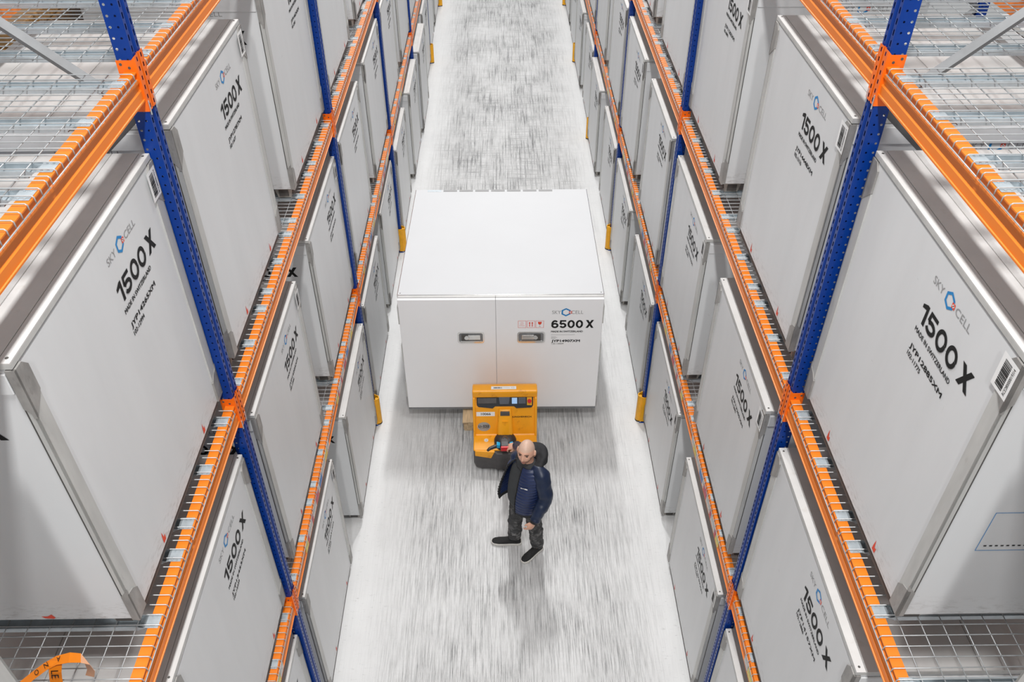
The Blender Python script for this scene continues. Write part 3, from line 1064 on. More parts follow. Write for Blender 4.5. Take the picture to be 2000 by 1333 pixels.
for k in range(3):
    u = 0.205 + k * 0.107
    p.frame(u, u + 0.098, 1.557, 1.665, 0.004, 2)
    if k == 0:
        for q, tx in enumerate(('DO', 'NOT', 'STACK')):
            wd = (0.028, 0.04, 0.064)[q]
            p.text(tx, u + 0.049 - wd / 2, u + 0.049 + wd / 2, 1.632 - q * 0.024, 1.645 - q * 0.024, 2)
    elif k == 1:
        for q in (0.033, 0.065):
            p.rect(u + q - 0.005, u + q + 0.005, 1.575, 1.628, 2)
            p.poly([(u + q - 0.013, 1.626), (u + q + 0.013, 1.626), (u + q, 1.648)], 2)
    else:
        p.poly([(u + 0.049 + 0.022 * math.cos(a), 1.634 + 0.03 * math.sin(a)) for a in [PI + PI * k_ / 8 for k_ in range(9)]] + [(u + 0.072, 1.648), (u + 0.026, 1.648)], 2)
        p.rect(u + 0.047, u + 0.051, 1.572, 1.606, 4)
        p.rect(u + 0.036, u + 0.062, 1.570, 1.573, 4)
put('printing', p.mesh('printing', PM, lambda u, v, l: (u, -0.0012 - l, v)), big)
b = MB().box(bx0, bx1, 0.0, 0.06, zb - 0.012, zb + 0.018)
put('bottom_trim', b.mesh('bottom_trim', [M['zincdark']]), big)
for x in (-1.02, 0.0, 1.02):
    for y in (1.15, 2.3):
        if x == 0.0 and y < 1.2:
            continue
        put('foot', MB().ring([[(x - 0.1, y - 0.1, zb), (x + 0.1, y - 0.1, zb), (x + 0.1, y + 0.1, zb), (x - 0.1, y + 0.1, zb)],
                               [(x - 0.08, y - 0.08, 0.002), (x + 0.08, y - 0.08, 0.002), (x + 0.08, y + 0.08, 0.002), (x - 0.08, y + 0.08, 0.002)]]).mesh('foot', [M['foot']]), big)
for x in (-1.02, 1.02):
    put('foot', MB().ring([[(x - 0.1, 0.4, zb), (x + 0.1, 0.4, zb), (x + 0.1, 0.6, zb), (x - 0.1, 0.6, zb)],
                           [(x - 0.08, 0.42, 0.002), (x + 0.08, 0.42, 0.002), (x + 0.08, 0.58, 0.002), (x - 0.08, 0.58, 0.002)]]).mesh('foot', [M['foot']]), big)

# ------------------------------------------------------------------ wooden pallet under the big container
wp = thing('wooden_pallet', 'pale wooden pallet under the front edge of the large white container', 'pallet', (-0.075, 7.79, 0))
for x in (-0.40, -0.2, 0.0, 0.2, 0.40):
    put('board', bevelled(MB().box(x - 0.065 if abs(x) < 0.3 else x - 0.0725, x + 0.065 if abs(x) < 0.3 else x + 0.0725, 0, 1.2, 0.132, 0.154).mesh('board', [M['wood']]), 0.003, 1), wp)
for y in (0.05, 0.6, 1.15):
    put('board', MB().box(-0.40, 0.40, y - 0.05, y + 0.05, 0.110, 0.132).mesh('board', [M['wood']]), wp)
    for x in (-0.40, 0.0, 0.40):
        put('block', MB().box(x - 0.06, x + 0.06, y - 0.05, y + 0.05, 0.024, 0.110).mesh('block', [M['wood']]), wp)
for x in (-0.40, 0.0, 0.40):
    put('board', MB().box(x - 0.05, x + 0.05, 0, 1.2, 0.002, 0.024).mesh('board', [M['wood']]), wp)

# ------------------------------------------------------------------ pallet truck
T = thing('pallet_truck', 'yellow electric pallet truck numbered 10066 in front of the large container', 'pallet truck', (0.005, 0, 0))
TW = 0.392
# chassis skirt with rounded front corners
poly = [(-TW, 7.70), (-TW, 7.20), (-TW + 0.03, 7.13), (-TW + 0.10, 7.105), (-0.13, 7.10), (-0.10, 7.075), (0.10, 7.075), (0.13, 7.10), (TW - 0.10, 7.105), (TW - 0.03, 7.13), (TW, 7.20), (TW, 7.70)]
put('chassis_skirt', bevelled(MB().prism(poly, 'z', 0.03, 0.318).mesh('chassis_skirt', [M['truckdk']]), 0.012, 2), T)
# yellow hood: shelf, sloping front wall, console recess, top cap
prof = [(7.125, 0.316), (7.135, 0.345), (7.365, 0.365), (7.462, 0.735), (7.545, 0.865), (7.715, 0.865), (7.715, 0.316)]
put('hood', bevelled(MB().prism(prof, 'x', -TW, TW).mesh('hood', [M['truck']]), 0.014, 3), T)
capp = [(7.505, 0.862), (7.508, 0.945), (7.525, 0.965), (7.64, 0.945), (7.715, 0.900), (7.715, 0.862)]
put('top_cap', bevelled(MB().prism(capp, 'x', -TW - 0.004, TW + 0.004).mesh('top_cap', [M['truck']]), 0.018, 3), T)
for s in (-1, 1):
    # side cheeks framing the front wall
    b = MB().prism([(7.33, 0.33), (7.43, 0.73), (7.49, 0.87), (7.56, 0.87), (7.48, 0.72), (7.40, 0.33)], 'x', s * (TW - 0.03), s * (TW + 0.002))
    put('side_cheek', bevelled(b.mesh('side_cheek', [M['truck']]), 0.01, 2), T)
    # lower front panel hanging over the skirt
    xx = [s * 0.365, s * 0.16, s * 0.12, s * 0.365]
    b = MB().add([(s * 0.372, 7.101, 0.262), (s * 0.175, 7.093, 0.225), (s * 0.13, 7.093, 0.335), (s * 0.372, 7.115, 0.335),
                  (s * 0.372, 7.14, 0.262), (s * 0.175, 7.14, 0.225), (s * 0.13, 7.14, 0.335), (s * 0.372, 7.14, 0.335)],
                 [(0, 1, 2, 3), (7, 6, 5, 4), (0, 4, 5, 1), (1, 5, 6, 2), (2, 6, 7, 3), (3, 7, 4, 0)])
    put('front_panel', bevelled(b.mesh('front_panel', [M['truck']]), 0.006, 2), T)


def wall(u, t, l):
    """point on the sloping front wall: u across, t metres up the wall, l out of the wall"""
    d = Vector((0, 0.097, 0.37)).normalized()
    nrm = Vector((0, -d.z, d.y))
    q = Vector((u, 7.365, 0.365)) + d * t + nrm * l
    return (q.x, q.y, q.z)


def panel(u, t, l):
    d = Vector((0, 0.083, 0.13)).normalized()
    nrm = Vector((0, -d.z, d.y))
    q = Vector((u, 7.462, 0.735)) + d * t + nrm * l
    return (q.x, q.y, q.z)


def slab(fn, poly, l0, l1, name, mats, bev=0.0):
    n = len(poly)
    b = MB()
    b.add([fn(q[0], q[1], l0) for q in poly] + [fn(q[0], q[1], l1) for q in poly],
          [tuple(range(n))[::-1], tuple(range(n, 2 * n))] + [(i, (i + 1) % n, n + (i + 1) % n, n + i) for i in range(n)])
    me = b.mesh(name, mats)
    return bevelled(me, bev, 2) if bev else me


con = put('console', slab(panel, [(-0.345, 0.135), (-0.345, 0.035), (-0.325, 0.012), (-0.15, -0.008), (-0.12, 0.018), (0.11, 0.018), (0.14, -0.008), (0.325, 0.0), (0.345, 0.03), (0.345, 0.135)], 0.0, 0.014, 'console', [M['plastic']], 0.005), T)
put('storage_lid', slab(panel, [(-0.335, 0.125), (-0.335, 0.055), (-0.10, 0.055), (-0.10, 0.125)], 0.012, 0.024, 'storage_lid', [M['truckdk']], 0.008), con)
put('clip_board', slab(panel, [(-0.08, 0.15), (-0.065, 0.045), (0.05, 0.045), (0.065, 0.15)], 0.012, 0.034, 'clip_board', [M['screenoff']], 0.008), con)
put('display', slab(panel, [(0.085, 0.125), (0.085, 0.05), (0.150, 0.05), (0.150, 0.125)], 0.012, 0.019, 'display', [M['screen']], 0.002), con)
put('keypad', slab(panel, [(0.165, 0.125), (0.165, 0.05), (0.255, 0.05), (0.255, 0.125)], 0.012, 0.019, 'keypad', [M['screenoff']], 0.003), con)
put('stop_base', slab(panel, [(0.27, 0.13), (0.27, 0.03), (0.33, 0.03), (0.33, 0.13)], 0.012, 0.018, 'stop_base', [M['yellow']], 0.003), con)
a_, c_ = Vector(panel(0.300, 0.085, 0.018)), Vector(panel(0.300, 0.085, 0.05))
put('emergency_stop', MB().tube([a_, a_ + (c_ - a_) * 0.4, a_ + (c_ - a_) * 0.45, c_], [0.014, 0.014, 0.026, 0.023], 14).mesh('emergency_stop', [M['red']], smooth=False), con)

# motor hump: tapered cowl standing off the wall
rings = []
for t, w0, l in ((0.372, 0.078, 0.030), (0.33, 0.082, 0.050), (0.20, 0.094, 0.080), (0.08, 0.104, 0.105), (0.02, 0.104, 0.120), (-0.005, 0.092, 0.120)):
    rings.append([wall(-w0, t, -0.01), wall(-w0, t, l * 0.55), wall(-w0 * 0.8, t, l * 0.9), wall(-w0 * 0.45, t, l), wall(w0 * 0.45, t, l), wall(w0 * 0.8, t, l * 0.9), wall(w0, t, l * 0.55), wall(w0, t, -0.01)])
hump = put('motor_cowl', MB().ring(rings).mesh('motor_cowl', [M['truck']], smooth=False), T, bevel=0.006)
put('cowl_opening', slab(wall, [(-0.056, 0.352), (-0.058, 0.300), (0.058, 0.300), (0.056, 0.352)], 0.03, 0.062, 'cowl_opening', [M['core']], 0.004), hump)
put('cowl_rib', slab(wall, [(-0.035, 0.235), (-0.035, 0.225), (0.035, 0.225), (0.035, 0.235)], 0.07, 0.088, 'cowl_rib', [M['truck']]), hump)
put('tiller_base', MB().tube([(0, 7.235, 0.35), (0, 7.235, 0.40), (0, 7.235, 0.435), (0, 7.235, 0.45)], [0.138, 0.138, 0.118, 0.07], 24).mesh('tiller_base', [M['plastic']], smooth=True), T)
til = put('tiller_arm', MB().tube([(0, 7.20, 0.40), (0, 7.14, 0.50), (-0.003, 6.93, 0.75), (-0.006, 6.72, 0.925)], [0.045, 0.038, 0.030, 0.030], 10).mesh('tiller_arm', [M['plastic']], smooth=True), T)
b = MB().ring([[(-0.05, 6.735, 0.905), (0.038, 6.735, 0.905), (0.026, 6.735, 0.955), (-0.038, 6.735, 0.955)],
               [(-0.056, 6.67, 0.905), (0.044, 6.67, 0.905), (0.036, 6.67, 0.975), (-0.048, 6.67, 0.975)],
               [(-0.056, 6.61, 0.895), (0.044, 6.61, 0.895), (0.038, 6.61, 0.965), (-0.050, 6.61, 0.965)]])
put('tiller_head', bevelled(b.mesh('tiller_head', [M['truckdk']]), 0.008, 2), til)
put('reverse_button', bevelled(MB().box(-0.052, 0.040, 6.585, 6.612, 0.90, 0.962).mesh('reverse_button', [M['red']]), 0.006, 2), til)
for s in (-1, 1):
    c0 = -0.006
    b = MB().ring([[(c0 + s * 0.052, 6.665, 0.925), (c0 + s * 0.052, 6.61, 0.925), (c0 + s * 0.052, 6.61, 0.970), (c0 + s * 0.052, 6.665, 0.970)],
                   [(c0 + s * 0.092, 6.66, 0.935), (c0 + s * 0.092, 6.60, 0.935), (c0 + s * 0.092, 6.60, 0.990), (c0 + s * 0.092, 6.66, 0.990)]])
    put('travel_switch', bevelled(b.mesh('travel_switch', [M['cyan']]), 0.008, 2), til)
    b = MB().tube([(c0 + s * 0.05, 6.65, 0.92), (c0 + s * 0.11, 6.645, 0.92), (c0 + s * 0.17, 6.615, 0.918), (c0 + s * 0.197, 6.585, 0.915)], [0.022, 0.023, 0.020, 0.014], 10)
    put('grip', b.mesh('grip', [M['plastic']], smooth=True), til)
    put('fork', bevelled(MB().box(s * 0.26 - 0.085, s * 0.26 + 0.085, 7.70, 8.95, 0.034, 0.108).mesh('fork', [M['truckdk']]), 0.01, 1), T)
    put('wheel', MB().cyl((s * 0.27 - 0.04, 7.35, 0.075), 0.073, 0.08, 'x', 18).mesh('wheel', [M['rubber']]), T)
    put('load_roller', MB().cyl((s * 0.26 - 0.04, 8.80, 0.043), 0.041, 0.08, 'x', 14).mesh('load_roller', [M['rubber']]), T)
# decals
p = Print()
p.rect(-0.352, -0.125, 0.265, 0.325, 4 - 1)
p.text('10066', -0.295, -0.175, 0.28, 0.312, 0, 0.022, lift=0.0008)
pl = put('number_plate', p.mesh('number_plate', PM, lambda u, v, l: wall(u, v, 0.0015 + l)), T)
p = Print()
p.text('JUNGHEINRICH', 0.085, 0.325, 0.235, 0.262, 0, 0.03)
put('maker_lettering', p.mesh('maker_lettering', PM, lambda u, v, l: wall(u, v, 0.0015 + l)), T)
p = Print()
cu, cv = -0.262, 0.115
p.poly([(cu + 0.080 * math.cos(2 * PI * k / 28), cv + 0.064 * math.sin(2 * PI * k / 28)) for k in range(28)], 4)
p.frame(cu - 0.012, cu + 0.062, cv - 0.014, cv + 0.024, 0.006, 0, 0.0008)
p.text('LI-', cu - 0.066, cu - 0.018, cv - 0.012, cv + 0.022, 0, 0.03, lift=0.0008)
p.text('ION', cu - 0.002, cu + 0.052, cv - 0.006, cv + 0.016, 0, 0.025, lift=0.0008)
p.text('TECHNOLOGY', cu - 0.055, cu + 0.055, cv - 0.032, cv - 0.022, 0, 0.0, lift=0.0008)
badge_m = mat('silver_badge', (0.40, 0.39, 0.37), 0.35, metal=0.4, var=0.15)
put('battery_badge', p.mesh('battery_badge', PM[:4] + [badge_m], lambda u, v, l: wall(u, v, 0.0015 + l)), T)
p = Print()
p.poly([(-0.235 + 0.026 * math.cos(2 * PI * k / 20), 7.275 + 0.026 * math.sin(2 * PI * k / 20)) for k in range(20)], 3)
p.poly([(-0.235 + 0.020 * math.cos(2 * PI * k / 20), 7.275 + 0.020 * math.sin(2 * PI * k / 20)) for k in range(20)], 4, 0.0005)
p.poly([(-0.235 + 0.017 * math.cos(2 * PI * k / 20), 7.275 + 0.017 * math.sin(2 * PI * k / 20)) for k in range(20)], 3, 0.001)
p.text('2', -0.241, -0.229, 7.266, 7.284, 0, 0.02, lift=0.0015)
put('round_sticker', p.mesh('round_sticker', PM, lambda u, v, l: (u, v, 0.3665 + (v - 7.275) * 0.087 + l - 0.0085 + 0.0005)), T)
p = Print()
p.rect(-0.165, 0.140, 7.545, 7.612, 3)
rb = random.Random(5)
u = -0.135
while u < -0.03:
    t = rb.choice((0.002, 0.004, 0.006))
    p.rect(u, u + t, 7.562, 7.592, 0, 0.0008)
    u += t + rb.choice((0.002, 0.003))
p.rect(-0.02, 0.06, 7.575, 7.579, 4, 0.0008)
p.frame(0.085, 0.115, 7.565, 7.595, 0.003, 4, 0.0008)
put('barcode_label', p.mesh('barcode_label', PM, lambda u, v, l: (u, v, 0.9665 - (v - 7.525) * 0.174 + l + 0.0012)), T)

# ------------------------------------------------------------------ orange printed strap on the left deck
S = thing('printed_strap', 'orange printed strap lying loose on the left wire deck, near corner', 'strap', (0, 0, 0))


def ribbon(pts, wdir, w, mats, name, split=None):
    """a band swept along pts; wdir gives the width direction at each point"""
    b = MB()
    vs = []
    for p_, d in zip(pts, wdir):
        d = Vector(d).normalized() * w / 2
        vs += [Vector(p_) - d, Vector(p_) + d]
    n = len(pts)
    for i in range(n - 1):
        b.add([vs[2 * i], vs[2 * i + 1], vs[2 * i + 3], vs[2 * i + 2]], [(0, 1, 2, 3)], 1 if split is not None and i >= split else 0)
    me = b.mesh(name, mats, smooth=False, fix=False)
    o = put(name, me, S)
    sm_ = o.modifiers.new('thickness', 'SOLIDIFY')
    sm_.thickness = 0.0012
    return o


zd = Z2 + BH + 0.014
STR1 = [(-2.201, 1.978, 4.382), (-2.146, 2.01, 4.412), (-2.095, 2.038, 4.437), (-2.042, 2.053, 4.462), (-1.981, 2.058, 4.477), (-1.93, 2.058, 4.472), (-1.909, 2.05, 4.442), (-1.903, 2.042, 4.392), (-1.922, 2.039, 4.347)]
WD1 = [(0.6, -0.75, 0.2)] * 3 + [(0.4, -0.9, 0.1), (0.25, -1, 0), (0.4, -1, 0.1), (0.8, -0.5, 0.35), (0.9, -0.35, 0.3), (0.95, -0.3, 0.2)]
ribbon(STR1, WD1, 0.052, [M['strap'], M['strapback']], 'band', 5)
STR2 = [(-2.042, 2.050, 4.466), (-2.039, 2.031, 4.454), (-2.044, 2.015, 4.427), (-2.049, 2.005, 4.392), (-2.049, 1.987, 4.349)]
ribbon(STR2, [(1, 0.05, 0)] * 5, 0.056, [M['strap'], M['strapback']], 'band')


def strap_text(tx, pos, xd, yd, h):
    p = Print()
    p.text(tx, -0.5 * h * 0.62 * len(tx), 0.5 * h * 0.62 * len(tx), -h / 2, h / 2, 0, 0.0)
    xd, yd = Vector(xd).normalized(), Vector(yd).normalized()
    nn = xd.cross(yd)
    put('lettering', p.mesh('lettering', PM, lambda u, v, l: Vector(pos) + xd * u + yd * v + nn * 0.003), S)


strap_text('O', (-2.127, 2.016, 4.426), (-0.8, -0.45, -0.4), (0.6, -0.75, 0.2), 0.034)
strap_text('N', (-2.088, 2.040, 4.444), (-0.8, -0.45, -0.4), (0.6, -0.75, 0.2), 0.032)
strap_text('A', (-2.030, 2.055, 4.468), (-0.95, -0.25, -0.25), (0.35, -0.9, 0.1), 0.028)
strap_text('LE', (-2.045, 2.011, 4.420), (-0.05, -0.42, -0.9), (1, 0.05, 0.0), 0.032)

# ------------------------------------------------------------------ blue label on the near right container's end face
p = Print()
p.frame(-0.46, -0.20, -1.12, -0.86, 0.003, 1)
for k in range(9):
    p.rect(-0.44 + k * 0.025, -0.427 + k * 0.025, -1.09, -1.082, 0)
    p.rect(-0.44, -0.432, -1.08 + k * 0.022, -1.068 + k * 0.022, 0)
for o in C.objects:
    if o.get('label', '').startswith('white container with serial JYP12885XM'):
        put('document_pouch', p.mesh('document_pouch', PM, lambda u, v, l: (hx + u + 0.0 - 0.0, hy - 0.005 + 0.0012 + l, CH + v)), o)


# ------------------------------------------------------------------ the person
SK = mat('skin', srgb(214, 165, 140), 0.5, var=0.06, vscale=30)
SCALP = mat('shaved_scalp', srgb(205, 172, 152), 0.45, var=0.05, vscale=60)
BEARD = mat('short_beard', srgb(150, 112, 92), 0.7, var=0.25, vscale=90)
LIP = mat('lips', srgb(176, 110, 98), 0.5, var=0.05)
BROW = mat('brow_hair', srgb(92, 70, 58), 0.8, var=0.2)
EYEM = mat('dark_eye', srgb(45, 34, 30), 0.25, var=0.1)
NAVY = mat('navy_padded_nylon', srgb(32, 46, 84), 0.38, var=0.18, vscale=12, spec=0.5)
NAVY2 = mat('dark_navy_sleeve', srgb(18, 34, 62), 0.4, var=0.2, vscale=10, spec=0.5)
BLK = mat('black_knit', (0.012, 0.012, 0.014), 0.75, var=0.2)
SHIRT = mat('charcoal_shirt', (0.042, 0.045, 0.048), 0.8, var=0.12, vscale=20)
JEAN = mat('washed_black_denim', (0.045, 0.045, 0.046), 0.8, var=0.5, vscale=16, dirt=(0.21, 0.205, 0.20), dirt_amt=0.8, dirt_scale=11, dirt_lo=0.50)
SUEDE = mat('black_shoe_mesh', (0.012, 0.012, 0.012), 0.8, var=0.35, vscale=60)
SOLE = mat('off_white_sole', (0.62, 0.60, 0.56), 0.6, var=0.1)

Fd = Vector((-0.70, -0.714, 0))          # the way the chest faces
Ld = Vector((0.714, -0.70, 0))           # the person's left
PX = thing('person', 'bald bearded person in a navy padded jacket, one hand on the truck tiller', 'person', (0.22, 5.92, 0))
PO = Vector((0.22, 5.92, 0))


def wput(name, me, parent=PX, **k):
    """place a mesh modelled in world coordinates under the person"""
    if parent is PX:
        for v in me.vertices:
            v.co -= PO
    return put(name, me, parent, **k)


def ellipse(c, a, b, ax, bx, n=24, e=2.0):
    """ring round c: a along ax, b along bx, superellipse exponent e"""
    out = []
    for k in range(n):
        t = 2 * PI * k / n
        ct, st_ = math.cos(t), math.sin(t)
        q = (abs(ct) ** (2 / e)) * (1 if ct > 0 else -1)
        w_ = (abs(st_) ** (2 / e)) * (1 if st_ > 0 else -1)
        out.append(Vector(c) + ax * a * q + bx * b * w_)
    return out


def remesh(me, vox, smooth=1, it=4):
    def f(o):
        r = o.modifiers.new('r', 'REMESH')
        r.mode = 'VOXEL'
        r.voxel_size = vox
        if smooth:
            q = o.modifiers.new('s', 'SMOOTH')
            q.factor = 0.5
            q.iterations = it
    return evaluated(me, f)


def smoothed(me):
    me.polygons.foreach_set('use_smooth', [True] * len(me.polygons))
    return me


# --- head (local axes: x to the person's left, y towards the face, z up)
Hc = Vector((0.214, 5.868, 1.672))
HS = 1.10
hy_ = Vector((-0.34, -0.94, 0)).normalized()
hx_ = Vector((0.94, -0.34, 0)).normalized()
pit = math.radians(-13)
hf = (hy_ * math.cos(pit) - Vector((0, 0, 1)) * math.sin(pit)).normalized()
hu = (Vector((0, 0, 1)) * math.cos(pit) + hy_ * math.sin(pit)).normalized()
hxx = hf.cross(hu).normalized()
if hxx.dot(hx_) < 0:
    hxx = -hxx


def H(x, y, z):
    return Hc + (hxx * x + hf * y + hu * z) * HS


def g(d, s_):
    return math.exp(-(d / s_) ** 2)


def head_point(lat, lon):
    """lat -90..90, lon 0 = face"""
    cl = math.cos(lat)
    x, y, z = 0.077 * cl * math.sin(lon), 0.098 * cl * math.cos(lon), 0.117 * math.sin(lat)
    t = max(0.0, min(1.0, (-0.025 - z) / 0.09))
    x *= 1 - 0.26 * t
    if y < 0:
        y *= 1 - 0.40 * t
        y -= 0.006 * g(z - 0.03, 0.06)
    else:
        y += 0.010 * t * g(x, 0.05)
        front = y / 0.098
        f_ = max(0.0, front)
        y += 0.006 * g(z - 0.026, 0.014) * g(abs(x) - 0.028, 0.026) * f_
        y -= 0.011 * g(z - 0.006, 0.013) * g(abs(x) - 0.031, 0.015) * f_
        y += 0.004 * g(z + 0.022, 0.02) * g(abs(x) - 0.046, 0.02) * f_
        nz = max(0.0, min(1.0, (0.016 - z) / 0.048)) if z > -0.038 else g(z + 0.038, 0.007)
        y += (0.004 + 0.024 * nz) * g(x, 0.0105 + 0.004 * nz) * f_ * (1 if z < 0.02 else g(z - 0.02, 0.01))
        y += 0.005 * g(z + 0.060, 0.006) * g(x, 0.022) * f_
        y -= 0.004 * g(z + 0.0665, 0.003) * g(x, 0.024) * f_
        y += 0.004 * g(z + 0.073, 0.006) * g(x, 0.020) * f_
        y += 0.006 * g(z + 0.100, 0.016) * g(x, 0.025) * f_
    return x, y, z


bd = MB()
rows = []
NL = 64
for i in range(1, 48):
    lat = -PI / 2 + PI * i / 48
    rows.append([H(*head_point(lat, 2 * PI * k / NL)) for k in range(NL)])
bd.ring(rows)
for s in (-1, 1):     # ears
    e_rows = []
    for i in range(1, 10):
        lat = -PI / 2 + PI * i / 10
        e_rows.append([H(s * (0.076 + 0.012 * math.cos(lat) * math.cos(q) + 0.006), -0.010 + 0.019 * math.cos(lat) * math.sin(q) - 0.004 * math.sin(lat), -0.006 + 0.034 * math.sin(lat)) for q in [2 * PI * k / 12 for k in range(12)]])
    bd.ring(e_rows)
# neck, trunk and limbs under the clothes
bd.tube([H(0, -0.028, -0.06), Vector((0.232, 5.905, 1.54)), Vector((0.238, 5.912, 1.44))], [0.056, 0.058, 0.075], 16)
tr = []
for z, a, b_, c_ in ((0.84, 0.165, 0.115, (0.21, 5.895)), (0.95, 0.17, 0.125, (0.21, 5.895)), (1.10, 0.165, 0.13, (0.215, 5.895)), (1.28, 0.18, 0.125, (0.228, 5.905)), (1.40, 0.17, 0.105, (0.235, 5.91)), (1.48, 0.08, 0.07, (0.236, 5.912))):
    tr.append(ellipse((c_[0], c_[1], z), a, b_, Ld, Fd, 20))
bd.ring(tr)
SHL, ELL, WRL = Vector((0.365, 5.785, 1.415)), Vector((0.405, 5.675, 1.150)), Vector((0.287, 5.556, 0.925))
SHR, ELR, WRR = Vector((0.135, 6.025, 1.405)), Vector((0.190, 6.320, 1.205)), Vector((0.130, 6.585, 1.000))
bd.tube([Vector((0.26, 5.88, 1.40)), SHL, (SHL + ELL) / 2, ELL, (ELL + WRL) / 2, WRL], [0.06, 0.06, 0.052, 0.042, 0.040, 0.029], 14)
bd.tube([Vector((0.21, 5.94, 1.40)), SHR, (SHR + ELR) / 2, ELR, (ELR + WRR) / 2, WRR], [0.06, 0.06, 0.052, 0.042, 0.040, 0.029], 14)
HIR, KNR, ANR = Vector((0.155, 5.955, 0.88)), Vector((0.105, 5.925, 0.50)), Vector((0.098, 5.998, 0.10))
HIL, KNL, ANL = Vector((0.275, 5.845, 0.88)), Vector((0.325, 5.815, 0.50)), Vector((0.350, 5.880, 0.10))
bd.tube([HIR, KNR, (KNR + ANR) / 2, ANR], [0.085, 0.055, 0.05, 0.038], 14)
bd.tube([HIL, KNL, (KNL + ANL) / 2, ANL], [0.085, 0.055, 0.05, 0.038], 14)


def hand(w, fdir, back, left, curls, scale=1.0):
    """w wrist, fdir towards the fingers, back = normal of the back of the hand; five separate fingers"""
    fy = Vector(fdir).normalized()
    bz = Vector(back)
    bz = (bz - fy * bz.dot(fy)).normalized()
    tx = fy.cross(bz)          # towards the little finger or the thumb
    if left:
        tx = -tx
    tx = -tx                   # towards the thumb

    def P(x, y, z):
        return w + (tx * x + fy * y + bz * z) * scale
    rings_ = []
    for y, wd, th, zz in ((-0.02, 0.028, 0.022, 0), (0.01, 0.031, 0.021, 0), (0.045, 0.041, 0.019, -0.001), (0.075, 0.043, 0.015, -0.002), (0.092, 0.040, 0.012, -0.004)):
        rings_.append([P(wd * math.cos(q), y, zz + th * math.sin(q)) for q in [2 * PI * k / 14 for k in range(14)]])
    bd.ring(rings_)
    for i, (x, ln, r_) in enumerate(((0.030, 0.072, 0.0088), (0.010, 0.080, 0.0092), (-0.011, 0.075, 0.0088), (-0.030, 0.060, 0.0078))):
        c1, c2, c3 = curls
        pts, a_ = [P(x * 0.9, 0.070, -0.003), P(x, 0.090, -0.003)], 0.0
        y, z = 0.090, -0.003
        for seg, cc in ((0.46, c1), (0.30, c2), (0.24, c3)):
            a_ += math.radians(cc)
            y += ln * seg * math.cos(a_)
            z -= ln * seg * math.sin(a_)
            pts.append(P(x + 0.002 * (1.5 - i), y, z))
        bd.tube(pts, [r_, r_, r_ * 0.95, r_ * 0.88, r_ * 0.7], 9)
    bd.tube([P(0.018, 0.015, -0.008), P(0.040, 0.038, -0.014), P(0.052, 0.064, -0.022), P(0.050, 0.088, -0.030)], [0.014, 0.0125, 0.0105, 0.008], 9)


hand(WRL, (-0.42, -0.10, -0.90), (0.35, -0.90, 0.1), True, (22, 32, 22))
hand(WRR, (-0.92, 0.12, -0.36), (-0.30, -0.25, 0.92), False, (28, 42, 30))
bme = remesh(bd.mesh('body', [SK, SCALP, BEARD, LIP], fix=True), 0.0046, True, 2)
for m_ in (SK, SCALP, BEARD, LIP):
    if m_.name not in [q.name for q in bme.materials if q]:
        bme.materials.append(m_)
ids = []
mi_of = {m_.name: i for i, m_ in enumerate(bme.materials)}
for p_ in bme.polygons:
    d = p_.center - Hc
    x, y, z = d.dot(hxx) / HS, d.dot(hf) / HS, d.dot(hu) / HS
    mi = 'skin'
    if d.length < 0.15 * HS and not (z < -0.10 and y < 0.03):
        if z > 0.045 or (y < -0.005 and z > -0.03):
            mi = 'shaved_scalp'
        if abs(x) < 0.021 and y > 0.07 and -0.076 < z < -0.057:
            mi = 'lips'
        elif y > 0.018 and z < -0.050 + 0.010 * (abs(x) > 0.045) and z > -0.125:
            mi = 'short_beard'
        elif y > -0.004 and abs(x) > 0.058 and z < -0.012:
            mi = 'short_beard'
        elif abs(x) < 0.022 and y > 0.085 and -0.060 < z < -0.050:
            mi = 'short_beard'
    ids.append(mi_of[mi])
bme.polygons.foreach_set('material_index', ids)
wput('body', smoothed(bme))
for s in (-1, 1):
    ey = MB()
    rr_ = [[H(s * 0.031 + 0.0135 * math.cos(la) * math.cos(q), 0.079 + 0.011 * math.cos(la) * math.sin(q), 0.004 + 0.0075 * math.sin(la)) for q in [2 * PI * k / 12 for k in range(12)]] for la in [-PI / 2 + PI * i / 8 for i in range(1, 8)]]
    ey.ring(rr_)
    wput('eye', ey.mesh('eye', [EYEM], smooth=True))
    eb = MB().tube([H(s * 0.013, 0.098, 0.022), H(s * 0.026, 0.098, 0.0265), H(s * 0.040, 0.089, 0.026), H(s * 0.050, 0.078, 0.020)], [0.0035, 0.0045, 0.004, 0.002], 6)
    wput('eyebrow', eb.mesh('eyebrow', [BROW], smooth=True))

